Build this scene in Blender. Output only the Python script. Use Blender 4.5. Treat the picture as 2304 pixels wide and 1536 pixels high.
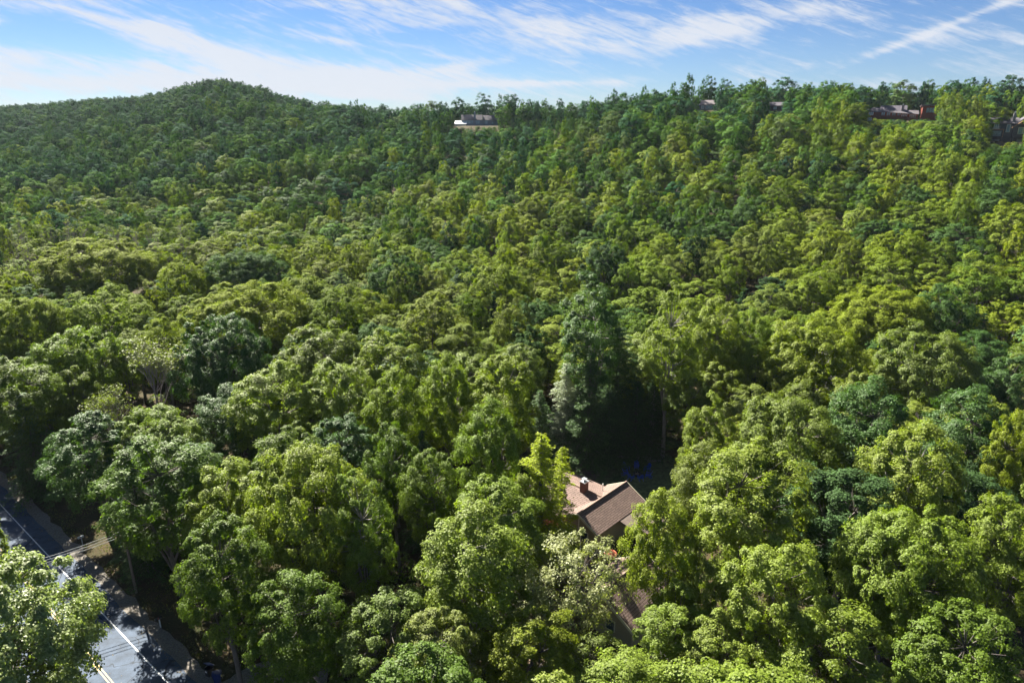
import bpy, math, random
import numpy as np
from mathutils import Vector, Matrix, noise as mnoise

# ------------------------------------------------------------------ clear
for o in list(bpy.data.objects):
    bpy.data.objects.remove(o)
SC = bpy.context.scene
COL = SC.collection
R = math.radians

# ------------------------------------------------------------------ camera
CAMZ = 51.0
FPX = 1536.0                      # focal length for a 2304 px wide frame
PITCH = math.atan((768 - 260) / FPX)
SP, CP = math.sin(PITCH), math.cos(PITCH)
cd = bpy.data.cameras.new('camera')
cd.sensor_width = 36.0
cd.lens = 36.0 * FPX / 2304.0
cd.clip_end = 20000
cam = bpy.data.objects.new('camera', cd)
cam.location = (0, 0, CAMZ)
cam.rotation_euler = (math.pi / 2 - PITCH, 0, 0)
COL.objects.link(cam)
SC.camera = cam

# ------------------------------------------------------------------ light
SUN_AZ = R(-35)                   # measured from +Y, negative = to the left
SUN_EL = R(40)
SC.view_settings.view_transform = 'Standard'
SC.view_settings.look = 'None'
SC.view_settings.gamma = 1
SC.view_settings.exposure = 2.28
sd = bpy.data.lights.new('sun', 'SUN')
sd.energy = 5.0
sd.angle = R(0.5)
sd.color = (1.0, 0.94, 0.80)
sun = bpy.data.objects.new('sun', sd)
tosun = Vector((math.sin(SUN_AZ) * math.cos(SUN_EL), math.cos(SUN_AZ) * math.cos(SUN_EL), math.sin(SUN_EL)))
sun.rotation_euler = tosun.to_track_quat('Z', 'Y').to_euler()
sun.location = (0, 0, 200)
COL.objects.link(sun)

W = bpy.data.worlds.new('World')
SC.world = W
W.use_nodes = True
nt = W.node_tree
nt.nodes.clear()
N = nt.nodes.new
L = nt.links.new


def mth(op, a, b=None, c=None, tree=None):
    t = tree or nt
    n = t.nodes.new('ShaderNodeMath')
    n.operation = op
    for i, v in enumerate((a, b, c)):
        if v is None:
            continue
        if isinstance(v, (int, float)):
            n.inputs[i].default_value = v
        else:
            t.links.new(v, n.inputs[i])
    return n.outputs[0]


sky = N('ShaderNodeTexSky')
sky.sky_type = 'NISHITA'
sky.sun_disc = False
sky.sun_elevation = SUN_EL
sky.sun_rotation = SUN_AZ
sky.altitude = 1500
sky.air_density = 1.0
sky.dust_density = 0.15
sky.ozone_density = 3.5
bgsky = N('ShaderNodeBackground')
hsv = N('ShaderNodeHueSaturation')
hsv.inputs['Saturation'].default_value = 1.1
L(sky.outputs[0], hsv.inputs['Color'])
tint = N('ShaderNodeVectorMath')
tint.operation = 'MULTIPLY'
tint.inputs[1].default_value = (0.29, 0.335, 0.425)
L(hsv.outputs[0], tint.inputs[0])
L(tint.outputs[0], bgsky.inputs[0])
bgsky.inputs[1].default_value = 0.050
tc = N('ShaderNodeTexCoord')
sep = N('ShaderNodeSeparateXYZ')
L(tc.outputs['Generated'], sep.inputs[0])
az = mth('ARCTAN2', sep.outputs[0], sep.outputs[1])
el = mth('ARCSINE', sep.outputs[2])
U = mth('MULTIPLY_ADD', az, 1.674, 1.152)        # cloud chart: azimuth / elevation, thousand units
V = mth('MULTIPLY_ADD', el, -1.802, 0.260)
comb = N('ShaderNodeCombineXYZ')
L(U, comb.inputs[0])
L(V, comb.inputs[1])


def noise_tex(vec, loc, rot, scl, scale, detail, rough, dist=0.0, tree=None):
    t = tree or nt
    mp = t.nodes.new('ShaderNodeMapping')
    mp.vector_type = 'POINT'
    mp.inputs['Location'].default_value = loc
    mp.inputs['Rotation'].default_value = (0, 0, rot)
    mp.inputs['Scale'].default_value = scl
    t.links.new(vec, mp.inputs['Vector'])
    nz = t.nodes.new('ShaderNodeTexNoise')
    nz.inputs['Scale'].default_value = scale
    nz.inputs['Detail'].default_value = detail
    nz.inputs['Roughness'].default_value = rough
    nz.inputs['Distortion'].default_value = dist
    t.links.new(mp.outputs[0], nz.inputs['Vector'])
    return nz.outputs['Fac']


def rotvec(vec, ang):
    # rotate first, so that the stretch that follows runs along the streak
    mp = N('ShaderNodeMapping')
    mp.vector_type = 'POINT'
    mp.inputs['Rotation'].default_value = (0, 0, ang)
    L(vec, mp.inputs['Vector'])
    return mp.outputs[0]


def blob(px, py, rx, ry, deg, amp):
    px, py, rx, ry = px / 1000, py / 1000, rx / 1000, ry / 1000
    a = R(deg)
    dx = mth('SUBTRACT', U, px)
    dy = mth('SUBTRACT', V, py)
    p = mth('ADD', mth('MULTIPLY', dx, math.cos(a) / rx), mth('MULTIPLY', dy, math.sin(a) / rx))
    q = mth('ADD', mth('MULTIPLY', dx, -math.sin(a) / ry), mth('MULTIPLY', dy, math.cos(a) / ry))
    r2 = mth('ADD', mth('MULTIPLY', p, p), mth('MULTIPLY', q, q))
    return mth('MULTIPLY', mth('EXPONENT', mth('MULTIPLY', r2, -1.0)), amp)


blobs = [(200, 30, 190, 20, 20, 1.0), (420, 88, 170, 28, 22, 1.15), (610, 150, 240, 38, 12, 1.2), (180, 150, 330, 24, 5, 1.0), (230, 196, 420, 22, 0, 1.0), (620, 195, 380, 24, 0, .9),
         (900, 172, 300, 26, 2, 1.15), (1080, 140, 110, 12, -8, 1.0), (1180, 186, 350, 7, -1, .9), (820, 22, 340, 20, 6, .65), (1230, 60, 300, 30, 14, .95),
         (770, 95, 120, 9, 10, .8), (920, 102, 90, 8, 6, .6), (1420, 60, 150, 34, 10, .6), (1700, 42, 260, 36, -8, 1.0), (1620, 80, 170, 18, -12, .5),
         (2080, 65, 220, 8, -23, .95), (1930, 122, 90, 11, -23, .6), (2240, 12, 130, 20, -15, .8), (1850, 140, 170, 14, -12, .45), (1000, 125, 60, 6, 5, .7),
         (110, 78, 45, 6, 8, .7), (860, 215, 200, 16, 0, .6), (2150, 110, 160, 16, 6, .35)]
tot = None
for b in blobs:
    o = blob(*b)
    tot = o if tot is None else mth('ADD', tot, o)
n1 = noise_tex(rotvec(comb.outputs[0], R(-12)), (3.1, 1.7, 0), 0, (3.0, 16.0, 1), 1.0, 9, 0.62, 0.35)
n2 = noise_tex(rotvec(comb.outputs[0], R(-20)), (8.1, 5.7, 0), 0, (9.0, 60.0, 1), 1.0, 8, 0.65, 0.8)
n3 = noise_tex(comb.outputs[0], (1.1, 2.2, 0), 0, (6, 14, 1), 1.0, 10, 0.6, 0.4)
n1, n2, n3 = [mth('SUBTRACT', n_, 0.5) for n_ in (n1, n2, n3)]
st = mth('ADD', mth('MULTIPLY', n1, 1.5), mth('ADD', mth('MULTIPLY', n2, 1.8), mth('MULTIPLY', n3, 1.3)))
mr = N('ShaderNodeMapRange')
mr.interpolation_type = 'SMOOTHSTEP'
L(mth('ADD', st, mth('MULTIPLY_ADD', tot, 0.50, 0.07)), mr.inputs['Value'])
mr.inputs['From Min'].default_value = 0.0
mr.inputs['From Max'].default_value = 0.95
mr.inputs['To Max'].default_value = 0.92
# away from the charted part of the sky the cloud thins to the plain noise
cbg = N('ShaderNodeBackground')
cbg.inputs[0].default_value = (0.88, 0.92, 1.0, 1)
cbg.inputs[1].default_value = 0.18
mixs = N('ShaderNodeMixShader')
L(mr.outputs[0], mixs.inputs[0])
L(bgsky.outputs[0], mixs.inputs[1])
L(cbg.outputs[0], mixs.inputs[2])
wo = N('ShaderNodeOutputWorld')
L(mixs.outputs[0], wo.inputs[0])

SC.render.engine = 'CYCLES'
try:
    SC.cycles.max_bounces = 8
    SC.cycles.transparent_max_bounces = 4
    SC.cycles.transmission_bounces = 5
    SC.cycles.diffuse_bounces = 3
except Exception:
    pass


# ------------------------------------------------------------------ picture <-> place
def ray(px, py):
    u = (px - 1152) / FPX
    v = (py - 768) / FPX
    return Vector((u, CP - v * SP, -(SP + v * CP)))


def at(px, py, z=0.0):
    """point of height z seen at this place of the photograph"""
    d = ray(px, py)
    t = (CAMZ - z) / -d.z
    return Vector((d.x * t, d.y * t, z))


def at_d(px, py, depth):
    d = ray(px, py)
    return Vector((d.x * depth, d.y * depth, CAMZ + d.z * depth))


def proj(x, y, z):
    dz = z - CAMZ
    depth = y * CP - dz * SP
    if depth < 1:
        return None
    v = -(y * SP + dz * CP) / depth
    return (1152 + x / depth * FPX, 768 + v * FPX, depth)


# ------------------------------------------------------------------ terrain
CPX = np.array([-500, 0, 250, 400, 460, 520, 600, 680, 740, 900, 1100, 1300, 1500, 1700, 2000, 2304, 2800], float)
CT = (CPX - 1152) / FPX
RZ = np.array([42, 44, 52, 57, 65, 69, 63, 52, 46, 40, 42, 43, 47, 50, 51, 48, 44], float)
RD = np.array([1000, 900, 800, 740, 720, 700, 670, 640, 615, 530, 470, 430, 400, 380, 360, 340, 320], float)
D0 = np.array([240, 250, 250, 245, 242, 240, 235, 228, 220, 200, 180, 150, 130, 115, 95, 80, 70], float)
PADS = []      # (x, y, z, r): building plots levelled into the slope


def n2d(x, y, s, o=0.0):
    return mnoise.noise(Vector((x / s + o, y / s - o, o * 1.7)))


def ground(x, y, pads=True):
    if y < 30:
        return 0.15 * n2d(x, y, 14)
    d = y
    t = x / y
    rz = float(np.interp(t, CT, RZ))
    rd = float(np.interp(t, CT, RD))
    d0 = float(np.interp(t, CT, D0))
    s = (d - d0) / (rd - d0)
    if s <= 0:
        h = 0
    elif s <= 1:
        h = rz * (0.45 * s + 0.55 * s * s * (3 - 2 * s))
        h += 5.0 * n2d(x, y, 75, 2.0) * min(1, s * 4) * (1 if s < .8 else (1 - s) * 4 + .2)
    else:
        h = rz - (d - rd) * (0.03 if d < rd + 60 else 0.10) - (0 if d < rd + 60 else -4.2)
        h = max(h, -20)
    h += 0.15 * n2d(x, y, 14)
    if pads:
        for (a, b, z, r) in PADS:
            q = math.hypot(x - a, y - b) / r
            if q < 2:
                w = 1 if q < 1 else (2 - q) ** 2 * (3 - 2 * (2 - q))
                h = h * (1 - w) + z * w
    return h


# ------------------------------------------------------------------ tags and links
def tag(o, label=None, cat=None, group=None, kind=None):
    if label: o['label'] = label
    if cat: o['category'] = cat
    if group: o['group'] = group
    if kind: o['kind'] = kind
    return o


def empty(name, loc=(0, 0, 0), rz=0.0):
    o = bpy.data.objects.new(name, None)
    o.empty_display_size = 0.2
    o.location = loc
    o.rotation_euler = (0, 0, rz)
    COL.objects.link(o)
    return o


def link(name, me, mat=None, parent=None):
    o = bpy.data.objects.new(name, me)
    COL.objects.link(o)
    if mat is not None:
        if len(me.materials) == 0:
            me.materials.append(mat)
        else:
            o.material_slots[0].link = 'OBJECT'
            o.material_slots[0].material = mat
    if parent is not None:
        o.parent = parent
    return o


class MB:
    """collects boxes, prisms and tubes of one part"""

    def __init__(s):
        s.v = []
        s.f = []

    def add(s, vs, fs):
        n = len(s.v)
        s.v += [tuple(v) for v in vs]
        s.f += [tuple(i + n for i in f) for f in fs]
        return s

    def box(s, c, size, rz=0.0, M=None):
        x, y, z = size[0] / 2, size[1] / 2, size[2] / 2
        vs = [Vector((a * x, b * y, d * z)) for d in (-1, 1) for a, b in ((-1, -1), (1, -1), (1, 1), (-1, 1))]
        m = Matrix.Translation(c) @ Matrix.Rotation(rz, 4, 'Z')
        if M is not None:
            m = m @ M
        return s.add([m @ v for v in vs], [(3, 2, 1, 0), (4, 5, 6, 7), (0, 1, 5, 4), (1, 2, 6, 5), (2, 3, 7, 6), (3, 0, 4, 7)])

    def slab(s, quad, th):
        """a thick sheet under four points"""
        a = [Vector(q) for q in quad]
        n = (a[1] - a[0]).cross(a[2] - a[0]).normalized()
        b = [p - n * th for p in a]
        return s.add(a + b, [(0, 1, 2, 3), (7, 6, 5, 4), (0, 4, 5, 1), (1, 5, 6, 2), (2, 6, 7, 3), (3, 7, 4, 0)])

    def tube(s, pts, rad, k=6, cap=True):
        pts = [Vector(p) for p in pts]
        if isinstance(rad, (int, float)):
            rad = [rad] * len(pts)
        n = len(s.v)
        for i, p in enumerate(pts):
            d = (pts[min(i + 1, len(pts) - 1)] - pts[max(i - 1, 0)])
            if d.length < 1e-9:
                d = Vector((0, 0, 1))
            d.normalize()
            a = d.cross(Vector((0, 0, 1)) if abs(d.z) < .9 else Vector((1, 0, 0))).normalized()
            b = d.cross(a)
            for j in range(k):
                t = 2 * math.pi * j / k
                s.v.append(tuple(p + (a * math.cos(t) + b * math.sin(t)) * rad[i]))
        for i in range(len(pts) - 1):
            for j in range(k):
                s.f.append((n + i * k + j, n + i * k + (j + 1) % k, n + (i + 1) * k + (j + 1) % k, n + (i + 1) * k + j))
        if cap:
            s.f.append(tuple(n + j for j in range(k))[::-1])
            s.f.append(tuple(n + (len(pts) - 1) * k + j for j in range(k)))
        return s

    def mesh(s, name, smooth=False):
        me = bpy.data.meshes.new(name)
        me.from_pydata(s.v, [], s.f)
        if smooth:
            me.polygons.foreach_set('use_smooth', [True] * len(me.polygons))
        me.update()
        return me

    def build(s, name, mat, parent=None, smooth=False):
        return link(name, s.mesh(name, smooth), mat, parent)


# ------------------------------------------------------------------ materials
def newmat(name):
    m = bpy.data.materials.new(name)
    m.use_nodes = True
    m.node_tree.nodes.clear()
    return m, m.node_tree


def simple(name, col, rough=0.7, nscale=3.0, namt=0.25, metal=0.0, bump=0.0, stretch=(1, 1, 1), spec=0.4):
    m, t = newmat(name)
    out = t.nodes.new('ShaderNodeOutputMaterial')
    b = t.nodes.new('ShaderNodeBsdfPrincipled')
    b.inputs['Roughness'].default_value = rough
    b.inputs['Metallic'].default_value = metal
    b.inputs['Specular IOR Level'].default_value = spec
    c = t.nodes.new('ShaderNodeTexCoord')
    f = noise_tex(c.outputs['Object'], (0, 0, 0), 0, stretch, nscale, 5, .6, 0, t)
    r = t.nodes.new('ShaderNodeMapRange')
    t.links.new(f, r.inputs['Value'])
    r.inputs['From Min'].default_value = .3
    r.inputs['From Max'].default_value = .7
    r.inputs['To Min'].default_value = 1 - namt
    r.inputs['To Max'].default_value = 1 + namt
    mx = t.nodes.new('ShaderNodeVectorMath')
    mx.operation = 'SCALE'
    mx.inputs[0].default_value = col
    t.links.new(r.outputs[0], mx.inputs['Scale'])
    t.links.new(mx.outputs[0], b.inputs['Base Color'])
    if bump:
        bp = t.nodes.new('ShaderNodeBump')
        bp.inputs['Distance'].default_value = bump
        t.links.new(f, bp.inputs['Height'])
        t.links.new(bp.outputs[0], b.inputs['Normal'])
    t.links.new(b.outputs[0], out.inputs[0])
    return m


def leafmat(name, cols, trans=0.38, rough=0.55, vary=0.34, spec=0.2):
    """cols: colours the trees of this kind range over; one is drawn per tree, each leaf strays a little"""
    m, t = newmat(name)
    out = t.nodes.new('ShaderNodeOutputMaterial')
    oi = t.nodes.new('ShaderNodeObjectInfo')
    rp = t.nodes.new('ShaderNodeValToRGB')
    el = rp.color_ramp.elements
    while len(el) < len(cols):
        el.new(0.5)
    for i, c in enumerate(cols):
        el[i].position = i / max(1, len(cols) - 1)
        el[i].color = (*c, 1)
    t.links.new(oi.outputs['Random'], rp.inputs[0])
    g = t.nodes.new('ShaderNodeNewGeometry')
    k = t.nodes.new('ShaderNodeMapRange')
    t.links.new(g.outputs['Random Per Island'], k.inputs['Value'])
    k.inputs['To Min'].default_value = 1 - vary
    k.inputs['To Max'].default_value = 1 + vary
    sc = t.nodes.new('ShaderNodeVectorMath')
    sc.operation = 'SCALE'
    t.links.new(rp.outputs[0], sc.inputs[0])
    t.links.new(k.outputs[0], sc.inputs['Scale'])
    # branches of one crown differ a little in tone
    nb_ = noise_tex(g.outputs['Position'], (0, 0, 0), 0, (1, 1, 1), .45, 3, .6, 0, t)
    kk = mth('MULTIPLY', k.outputs[0], mth('MULTIPLY_ADD', nb_, .9, .55, tree=t), tree=t)
    t.links.new(kk, sc.inputs['Scale'])
    b = t.nodes.new('ShaderNodeBsdfPrincipled')
    b.inputs['Roughness'].default_value = rough
    b.inputs['Specular IOR Level'].default_value = spec
    t.links.new(sc.outputs[0], b.inputs['Base Color'])
    tr = t.nodes.new('ShaderNodeBsdfTranslucent')
    ml = t.nodes.new('ShaderNodeVectorMath')
    ml.operation = 'MULTIPLY'
    ml.inputs[1].default_value = (1.45, 1.6, 0.40)
    t.links.new(sc.outputs[0], ml.inputs[0])
    t.links.new(ml.outputs[0], tr.inputs[0])
    mx = t.nodes.new('ShaderNodeMixShader')
    mx.inputs[0].default_value = trans
    t.links.new(b.outputs[0], mx.inputs[1])
    t.links.new(tr.outputs[0], mx.inputs[2])
    t.links.new(mx.outputs[0], out.inputs[0])
    return m


LEAF = {
    'yellow-green': leafmat('leaf_yellow_green', [(.142, .195, .018), (.172, .208, .018), (.140, .192, .024)]),
    'light green': leafmat('leaf_light_green', [(.140, .195, .026), (.172, .214, .034), (.120, .184, .022)]),
    'mid-green': leafmat('leaf_mid_green', [(.084, .138, .015), (.106, .152, .017), (.070, .128, .019)]),
    'blue-green': leafmat('leaf_blue_green', [(.048, .102, .026), (.062, .116, .034), (.052, .108, .024)], .3),
    'olive': leafmat('leaf_olive', [(.120, .162, .028), (.150, .178, .038), (.110, .160, .032)]),
    'pale cream-green': leafmat('leaf_pale', [(.26, .27, .11), (.24, .26, .12)], .35, .45),
    'silver-green': leafmat('leaf_silver', [(.24, .28, .19), (.26, .30, .22)], .25, .5),
    'sheen-pale green': leafmat('leaf_sheen_pale', [(.19, .245, .075), (.20, .25, .08)], .36, .5, .36, .38),  # sheen on the corner maple is painted in as paler leaves
    'dark green': leafmat('leaf_dark', [(.044, .088, .028), (.052, .098, .030)], .25, .7, spec=.12),
    'bright yellow-green': leafmat('leaf_bright', [(.24, .29, .012), (.27, .32, .016)], .45),
}
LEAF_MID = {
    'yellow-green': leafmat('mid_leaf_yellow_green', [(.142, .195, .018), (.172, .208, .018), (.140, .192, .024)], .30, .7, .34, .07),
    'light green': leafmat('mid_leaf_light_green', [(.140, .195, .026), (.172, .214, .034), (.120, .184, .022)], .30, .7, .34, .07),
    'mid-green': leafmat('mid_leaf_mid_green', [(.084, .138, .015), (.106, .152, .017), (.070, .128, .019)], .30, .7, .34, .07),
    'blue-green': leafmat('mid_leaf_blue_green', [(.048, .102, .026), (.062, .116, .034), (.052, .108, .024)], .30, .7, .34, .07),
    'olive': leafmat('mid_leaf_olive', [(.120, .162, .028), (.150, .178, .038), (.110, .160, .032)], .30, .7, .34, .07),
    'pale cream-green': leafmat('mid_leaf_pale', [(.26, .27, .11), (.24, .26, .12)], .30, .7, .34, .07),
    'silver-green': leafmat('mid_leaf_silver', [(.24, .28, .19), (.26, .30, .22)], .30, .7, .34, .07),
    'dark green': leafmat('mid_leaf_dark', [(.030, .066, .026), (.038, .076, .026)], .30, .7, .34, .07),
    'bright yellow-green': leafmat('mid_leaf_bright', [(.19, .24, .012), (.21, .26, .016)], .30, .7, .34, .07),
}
LEAF_FAR = {  # darker, bluer leaves: backlit shade and distance haze put into the colour
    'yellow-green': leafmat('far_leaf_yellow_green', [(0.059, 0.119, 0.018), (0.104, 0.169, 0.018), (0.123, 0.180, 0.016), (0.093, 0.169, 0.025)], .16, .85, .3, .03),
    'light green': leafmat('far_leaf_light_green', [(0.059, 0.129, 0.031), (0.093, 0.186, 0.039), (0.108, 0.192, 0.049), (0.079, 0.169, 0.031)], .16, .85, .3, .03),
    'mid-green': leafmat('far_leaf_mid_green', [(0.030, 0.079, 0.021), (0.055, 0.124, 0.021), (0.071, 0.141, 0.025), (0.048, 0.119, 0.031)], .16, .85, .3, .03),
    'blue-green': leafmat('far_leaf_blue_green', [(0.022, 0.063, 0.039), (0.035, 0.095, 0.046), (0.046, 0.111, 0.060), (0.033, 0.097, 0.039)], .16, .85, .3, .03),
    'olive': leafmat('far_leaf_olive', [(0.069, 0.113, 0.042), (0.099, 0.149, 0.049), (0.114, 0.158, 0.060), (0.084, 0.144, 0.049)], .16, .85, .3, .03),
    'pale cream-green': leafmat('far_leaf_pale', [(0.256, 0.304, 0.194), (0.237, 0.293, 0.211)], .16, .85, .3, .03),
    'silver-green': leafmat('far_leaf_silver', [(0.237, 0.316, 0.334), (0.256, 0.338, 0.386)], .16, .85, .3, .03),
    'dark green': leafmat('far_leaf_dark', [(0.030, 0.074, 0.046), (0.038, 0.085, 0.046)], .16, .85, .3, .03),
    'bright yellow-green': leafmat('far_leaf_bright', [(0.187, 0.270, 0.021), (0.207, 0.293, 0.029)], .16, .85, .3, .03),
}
BARK = simple('bark', (.105, .092, .082), .9, 2.5, .45, bump=.05, stretch=(1, 1, .25))
BARKP = simple('bark_pale', (.20, .185, .17), .85, 2.5, .4, bump=.04, stretch=(1, 1, .25))
BARKG = simple('bark_grey', (.22, .185, .19), .9, 2.0, .35, stretch=(1, 1, .25))


# ------------------------------------------------------------------ foliage meshes
def np_mesh(name, verts, quads):
    me = bpy.data.meshes.new(name)
    nv, nf = len(verts), len(quads)
    me.vertices.add(nv)
    me.vertices.foreach_set('co', np.ascontiguousarray(verts, dtype=np.float32).ravel())
    me.loops.add(nf * 4)
    me.loops.foreach_set('vertex_index', np.ascontiguousarray(quads, dtype=np.int32).ravel())
    me.polygons.add(nf)
    me.polygons.foreach_set('loop_start', np.arange(0, nf * 4, 4, dtype=np.int32))
    try:
        me.polygons.foreach_set('loop_total', np.full(nf, 4, dtype=np.int32))
    except Exception:
        pass
    me.update(calc_edges=True)
    return me


def unit(a):
    return a / (np.linalg.norm(a, axis=1, keepdims=True) + 1e-9)


def leaves(rng, c, n, size, aspect=0.75, t=None):
    """one kite-shaped leaf at each centre c, facing n"""
    k = len(c)
    n = unit(n)
    if t is None:
        t = rng.normal(size=(k, 3))
    t = unit(t - n * np.sum(t * n, 1, keepdims=True))
    b = np.cross(n, t)
    s = size * rng.uniform(.65, 1.3, (k, 1))
    w = s * aspect * .5
    fold = n * s * .12
    v = np.stack([c - t * s * .5, c + b * w + fold - t * s * .08, c + t * s * .5, c - b * w + fold - t * s * .08], 1).reshape(-1, 3)
    q = np.arange(k * 4).reshape(-1, 4)
    return v, q


def tuft_cloud(rng, centres, rads, outs, per, tufts, size, flat=.85, up=.7, jit=.42, droop=0.0, ow=.3):
    """clumps: each a dome of small tufts, each tuft a handful of leaves"""
    C, Nn = [], []
    for c, r, o in zip(centres, rads, outs):
        d = rng.normal(size=(tufts, 3))
        d += np.array([0, 0, .8]) + o * .7
        d = unit(d)
        rr = rng.uniform(.55, 1.0, (tufts, 1))
        tc_ = c + d * rr * r * np.array([1, 1, flat])
        m = max(1, per // tufts)
        p = np.repeat(tc_, m, 0)
        gd = unit(rng.normal(size=(len(p), 3)) + np.array([0, 0, .55]))
        g = gd * rng.uniform(.55, 1.05, (len(p), 1)) * np.array([.44, .44, .38]) * r
        if droop:
            g[:, 2] -= droop * (g[:, 0] ** 2 + g[:, 1] ** 2) / max(r, .1)
        p = p + g
        nn = np.repeat(d, m, 0) * .75 + unit(g) * .35 + np.array([0, 0, up * .75]) + rng.normal(size=(len(p), 3)) * jit + o * ow
        C.append(p)
        Nn.append(nn)
    C = np.concatenate(C)
    Nn = np.concatenate(Nn)
    return leaves(rng, C, Nn, size)


def broadleaf(seed, H, Rr, nclump, per, size, base=.30, lobes=6, tufts=9, crk=.20, limbs=6, k=5, top=1.0, gap=0.0, flat=.85, ow=.35):
    """returns (crown mesh, trunk mesh) of one broadleaved tree, H tall and Rr in crown radius"""
    rng = np.random.default_rng(seed)
    zc = H * (base + 1) / 2 * .98
    ah = H * (1 - base) / 2
    # uneven envelope
    ld = unit(rng.normal(size=(lobes, 3)) + np.array([0, 0, .25]))
    la = rng.uniform(-.20, .22, lobes)
    i = np.arange(nclump) + .5
    ph = np.arccos(1 - 1.75 * i / nclump)              # from the top down, leaving the underside open
    th = math.pi * (1 + 5 ** .5) * i + rng.uniform(0, 6)
    d = np.stack([np.cos(th) * np.sin(ph), np.sin(th) * np.sin(ph), np.cos(ph)], 1)
    d = unit(d + rng.normal(size=d.shape) * .10)
    f = 1 + np.sum(np.clip((d @ ld.T - .55) / .45, 0, 1) * la, 1)
    rr = np.where(rng.random(nclump) < .30, rng.uniform(.35, .78, nclump), rng.uniform(.80, .98, nclump)) * f
    # broad shoulders below, narrower above
    prof = np.where(d[:, 2] < 0, 1 - .30 * d[:, 2] ** 2, 1.0)
    c = np.stack([d[:, 0] * rr * Rr * prof, d[:, 1] * rr * Rr * prof, zc + d[:, 2] * rr * ah * .93], 1)
    c[:, 0] += rng.normal() * Rr * .05
    if gap:
        c = c[rng.random(len(c)) > gap]
        d = d[:len(c)]
    rad = Rr * crk * rng.uniform(.65, 1.45, len(c)) * (1 + .12 * (1 - np.abs(c[:, 2] - zc) / ah))
    out = unit((c - np.array([0, 0, zc])) / np.array([Rr, Rr, ah]))
    v, q = tuft_cloud(rng, c, rad, out, per, tufts, size, flat, ow=ow)
    crown = np_mesh('crown', v, q)
    # trunk and limbs
    mb = MB()
    r0 = H * .013 + .05
    lean = rng.normal(size=2) * .35
    zf = H * (base + .10)
    pts = [(0, 0, -.5), (0, 0, .25), (lean[0] * .3, lean[1] * .3, zf * .5), (lean[0], lean[1], zf)]
    mb.tube(pts, [r0 * 1.5, r0 * 1.12, r0 * .95, r0 * .8], max(6, k + 2))
    ends = []
    for j in range(limbs):
        a = 2 * math.pi * (j + rng.uniform(-.3, .3)) / limbs
        rl = Rr * (.36 if j else .05) * rng.uniform(.8, 1.2)
        e = Vector((lean[0] + math.cos(a) * rl, lean[1] + math.sin(a) * rl, zf + (H * .90 - zf) * (rng.uniform(.40, .62) if j else .78)))
        s = Vector((lean[0], lean[1], zf * rng.uniform(.62, 1.0)))
        mid = s.lerp(e, .45) + Vector((math.cos(a), math.sin(a), -.4)) * Rr * .07
        mb.tube([s, mid, e], [r0 * .46, r0 * .30, r0 * .08], k)
        ends.append((s, mid, e))
    for cc in c:
        cv = Vector(cc)
        best, bp = 1e9, None
        for (s, mid, e) in ends:
            for w in (0, .33, .66, 1):
                for (a_, b_) in ((s, mid), (mid, e)):
                    p = a_.lerp(b_, w)
                    dd = (p - cv).length + max(0, p.z - cv.z) * 1.2
                    if dd < best:
                        best, bp = dd, p
        mid = bp.lerp(cv, .5) + Vector((0, 0, -.06 * best))
        mb.tube([bp, mid, cv], [r0 * .20, r0 * .13, r0 * .05], max(3, k - 2), False)
    return crown, mb.mesh('trunk', True)


def conifer(seed, H, Rr, whorls, size, dens=1.0, base=.08, droop=.25, roundtop=.0, k=3, asp=.3):
    rng = np.random.default_rng(seed)
    mb = MB()
    r0 = H * .011 + .05
    mb.tube([(0, 0, -.5), (0, 0, H * .5), (0, 0, H * .99)], [r0 * 1.3, r0 * .7, .02], 6)
    C, Nn, T = [], [], []
    for w in range(whorls):
        f = (w + rng.uniform(-.3, .3)) / whorls
        f = min(max(f, 0), .995)
        z = H * (base + (1 - base) * f)
        rad = Rr * ((1 - f) ** (.80 - .35 * roundtop)) * rng.uniform(.62, 1.15) + .12
        nb = int(rng.integers(5, 8))
        a0 = rng.uniform(0, 6.28)
        for j in range(nb):
            a = a0 + 2 * math.pi * j / nb + rng.uniform(-.25, .25)
            ln = rad * rng.uniform(.45, 1.25)
            dr = np.array([math.cos(a), math.sin(a), 0])
            sd_ = np.array([-math.sin(a), math.cos(a), 0])
            rise = (.30 - .9 * droop * (1 - f)) * ln
            e = np.array([0, 0, z]) + dr * ln + np.array([0, 0, rise * .6 - droop * ln * .35])
            mb.tube([(0, 0, z), tuple((np.array([0, 0, z]) + e) / 2 + np.array([0, 0, .06 * ln])), tuple(e)],
                    [r0 * .16, r0 * .1, .01], k, False)
            m = max(4, int(ln * 34 * dens))
            u = rng.random(m) ** .65
            side = rng.normal(size=m) * (.30 * ln * (1.08 - u) + .10)
            p = np.array([0, 0, z]) + np.outer(u, e - np.array([0, 0, z])) + np.outer(side, sd_)
            p[:, 2] += .14 * ln * np.sin(u * math.pi) - np.abs(side) * .35 * (droop + .4) + rng.normal(size=m) * .07
            C.append(p)
            Nn.append(np.array([0, 0, 1]) + rng.normal(size=(m, 3)) * .38 + dr * .25)
            T.append(dr * 1.0 + np.outer(np.sign(side), sd_) * .9 + rng.normal(size=(m, 3)) * .35)
    v, q = leaves(rng, np.concatenate(C), np.concatenate(Nn), size, asp, np.concatenate(T))
    return np_mesh('crown', v, q), mb.mesh('trunk', True)


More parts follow.
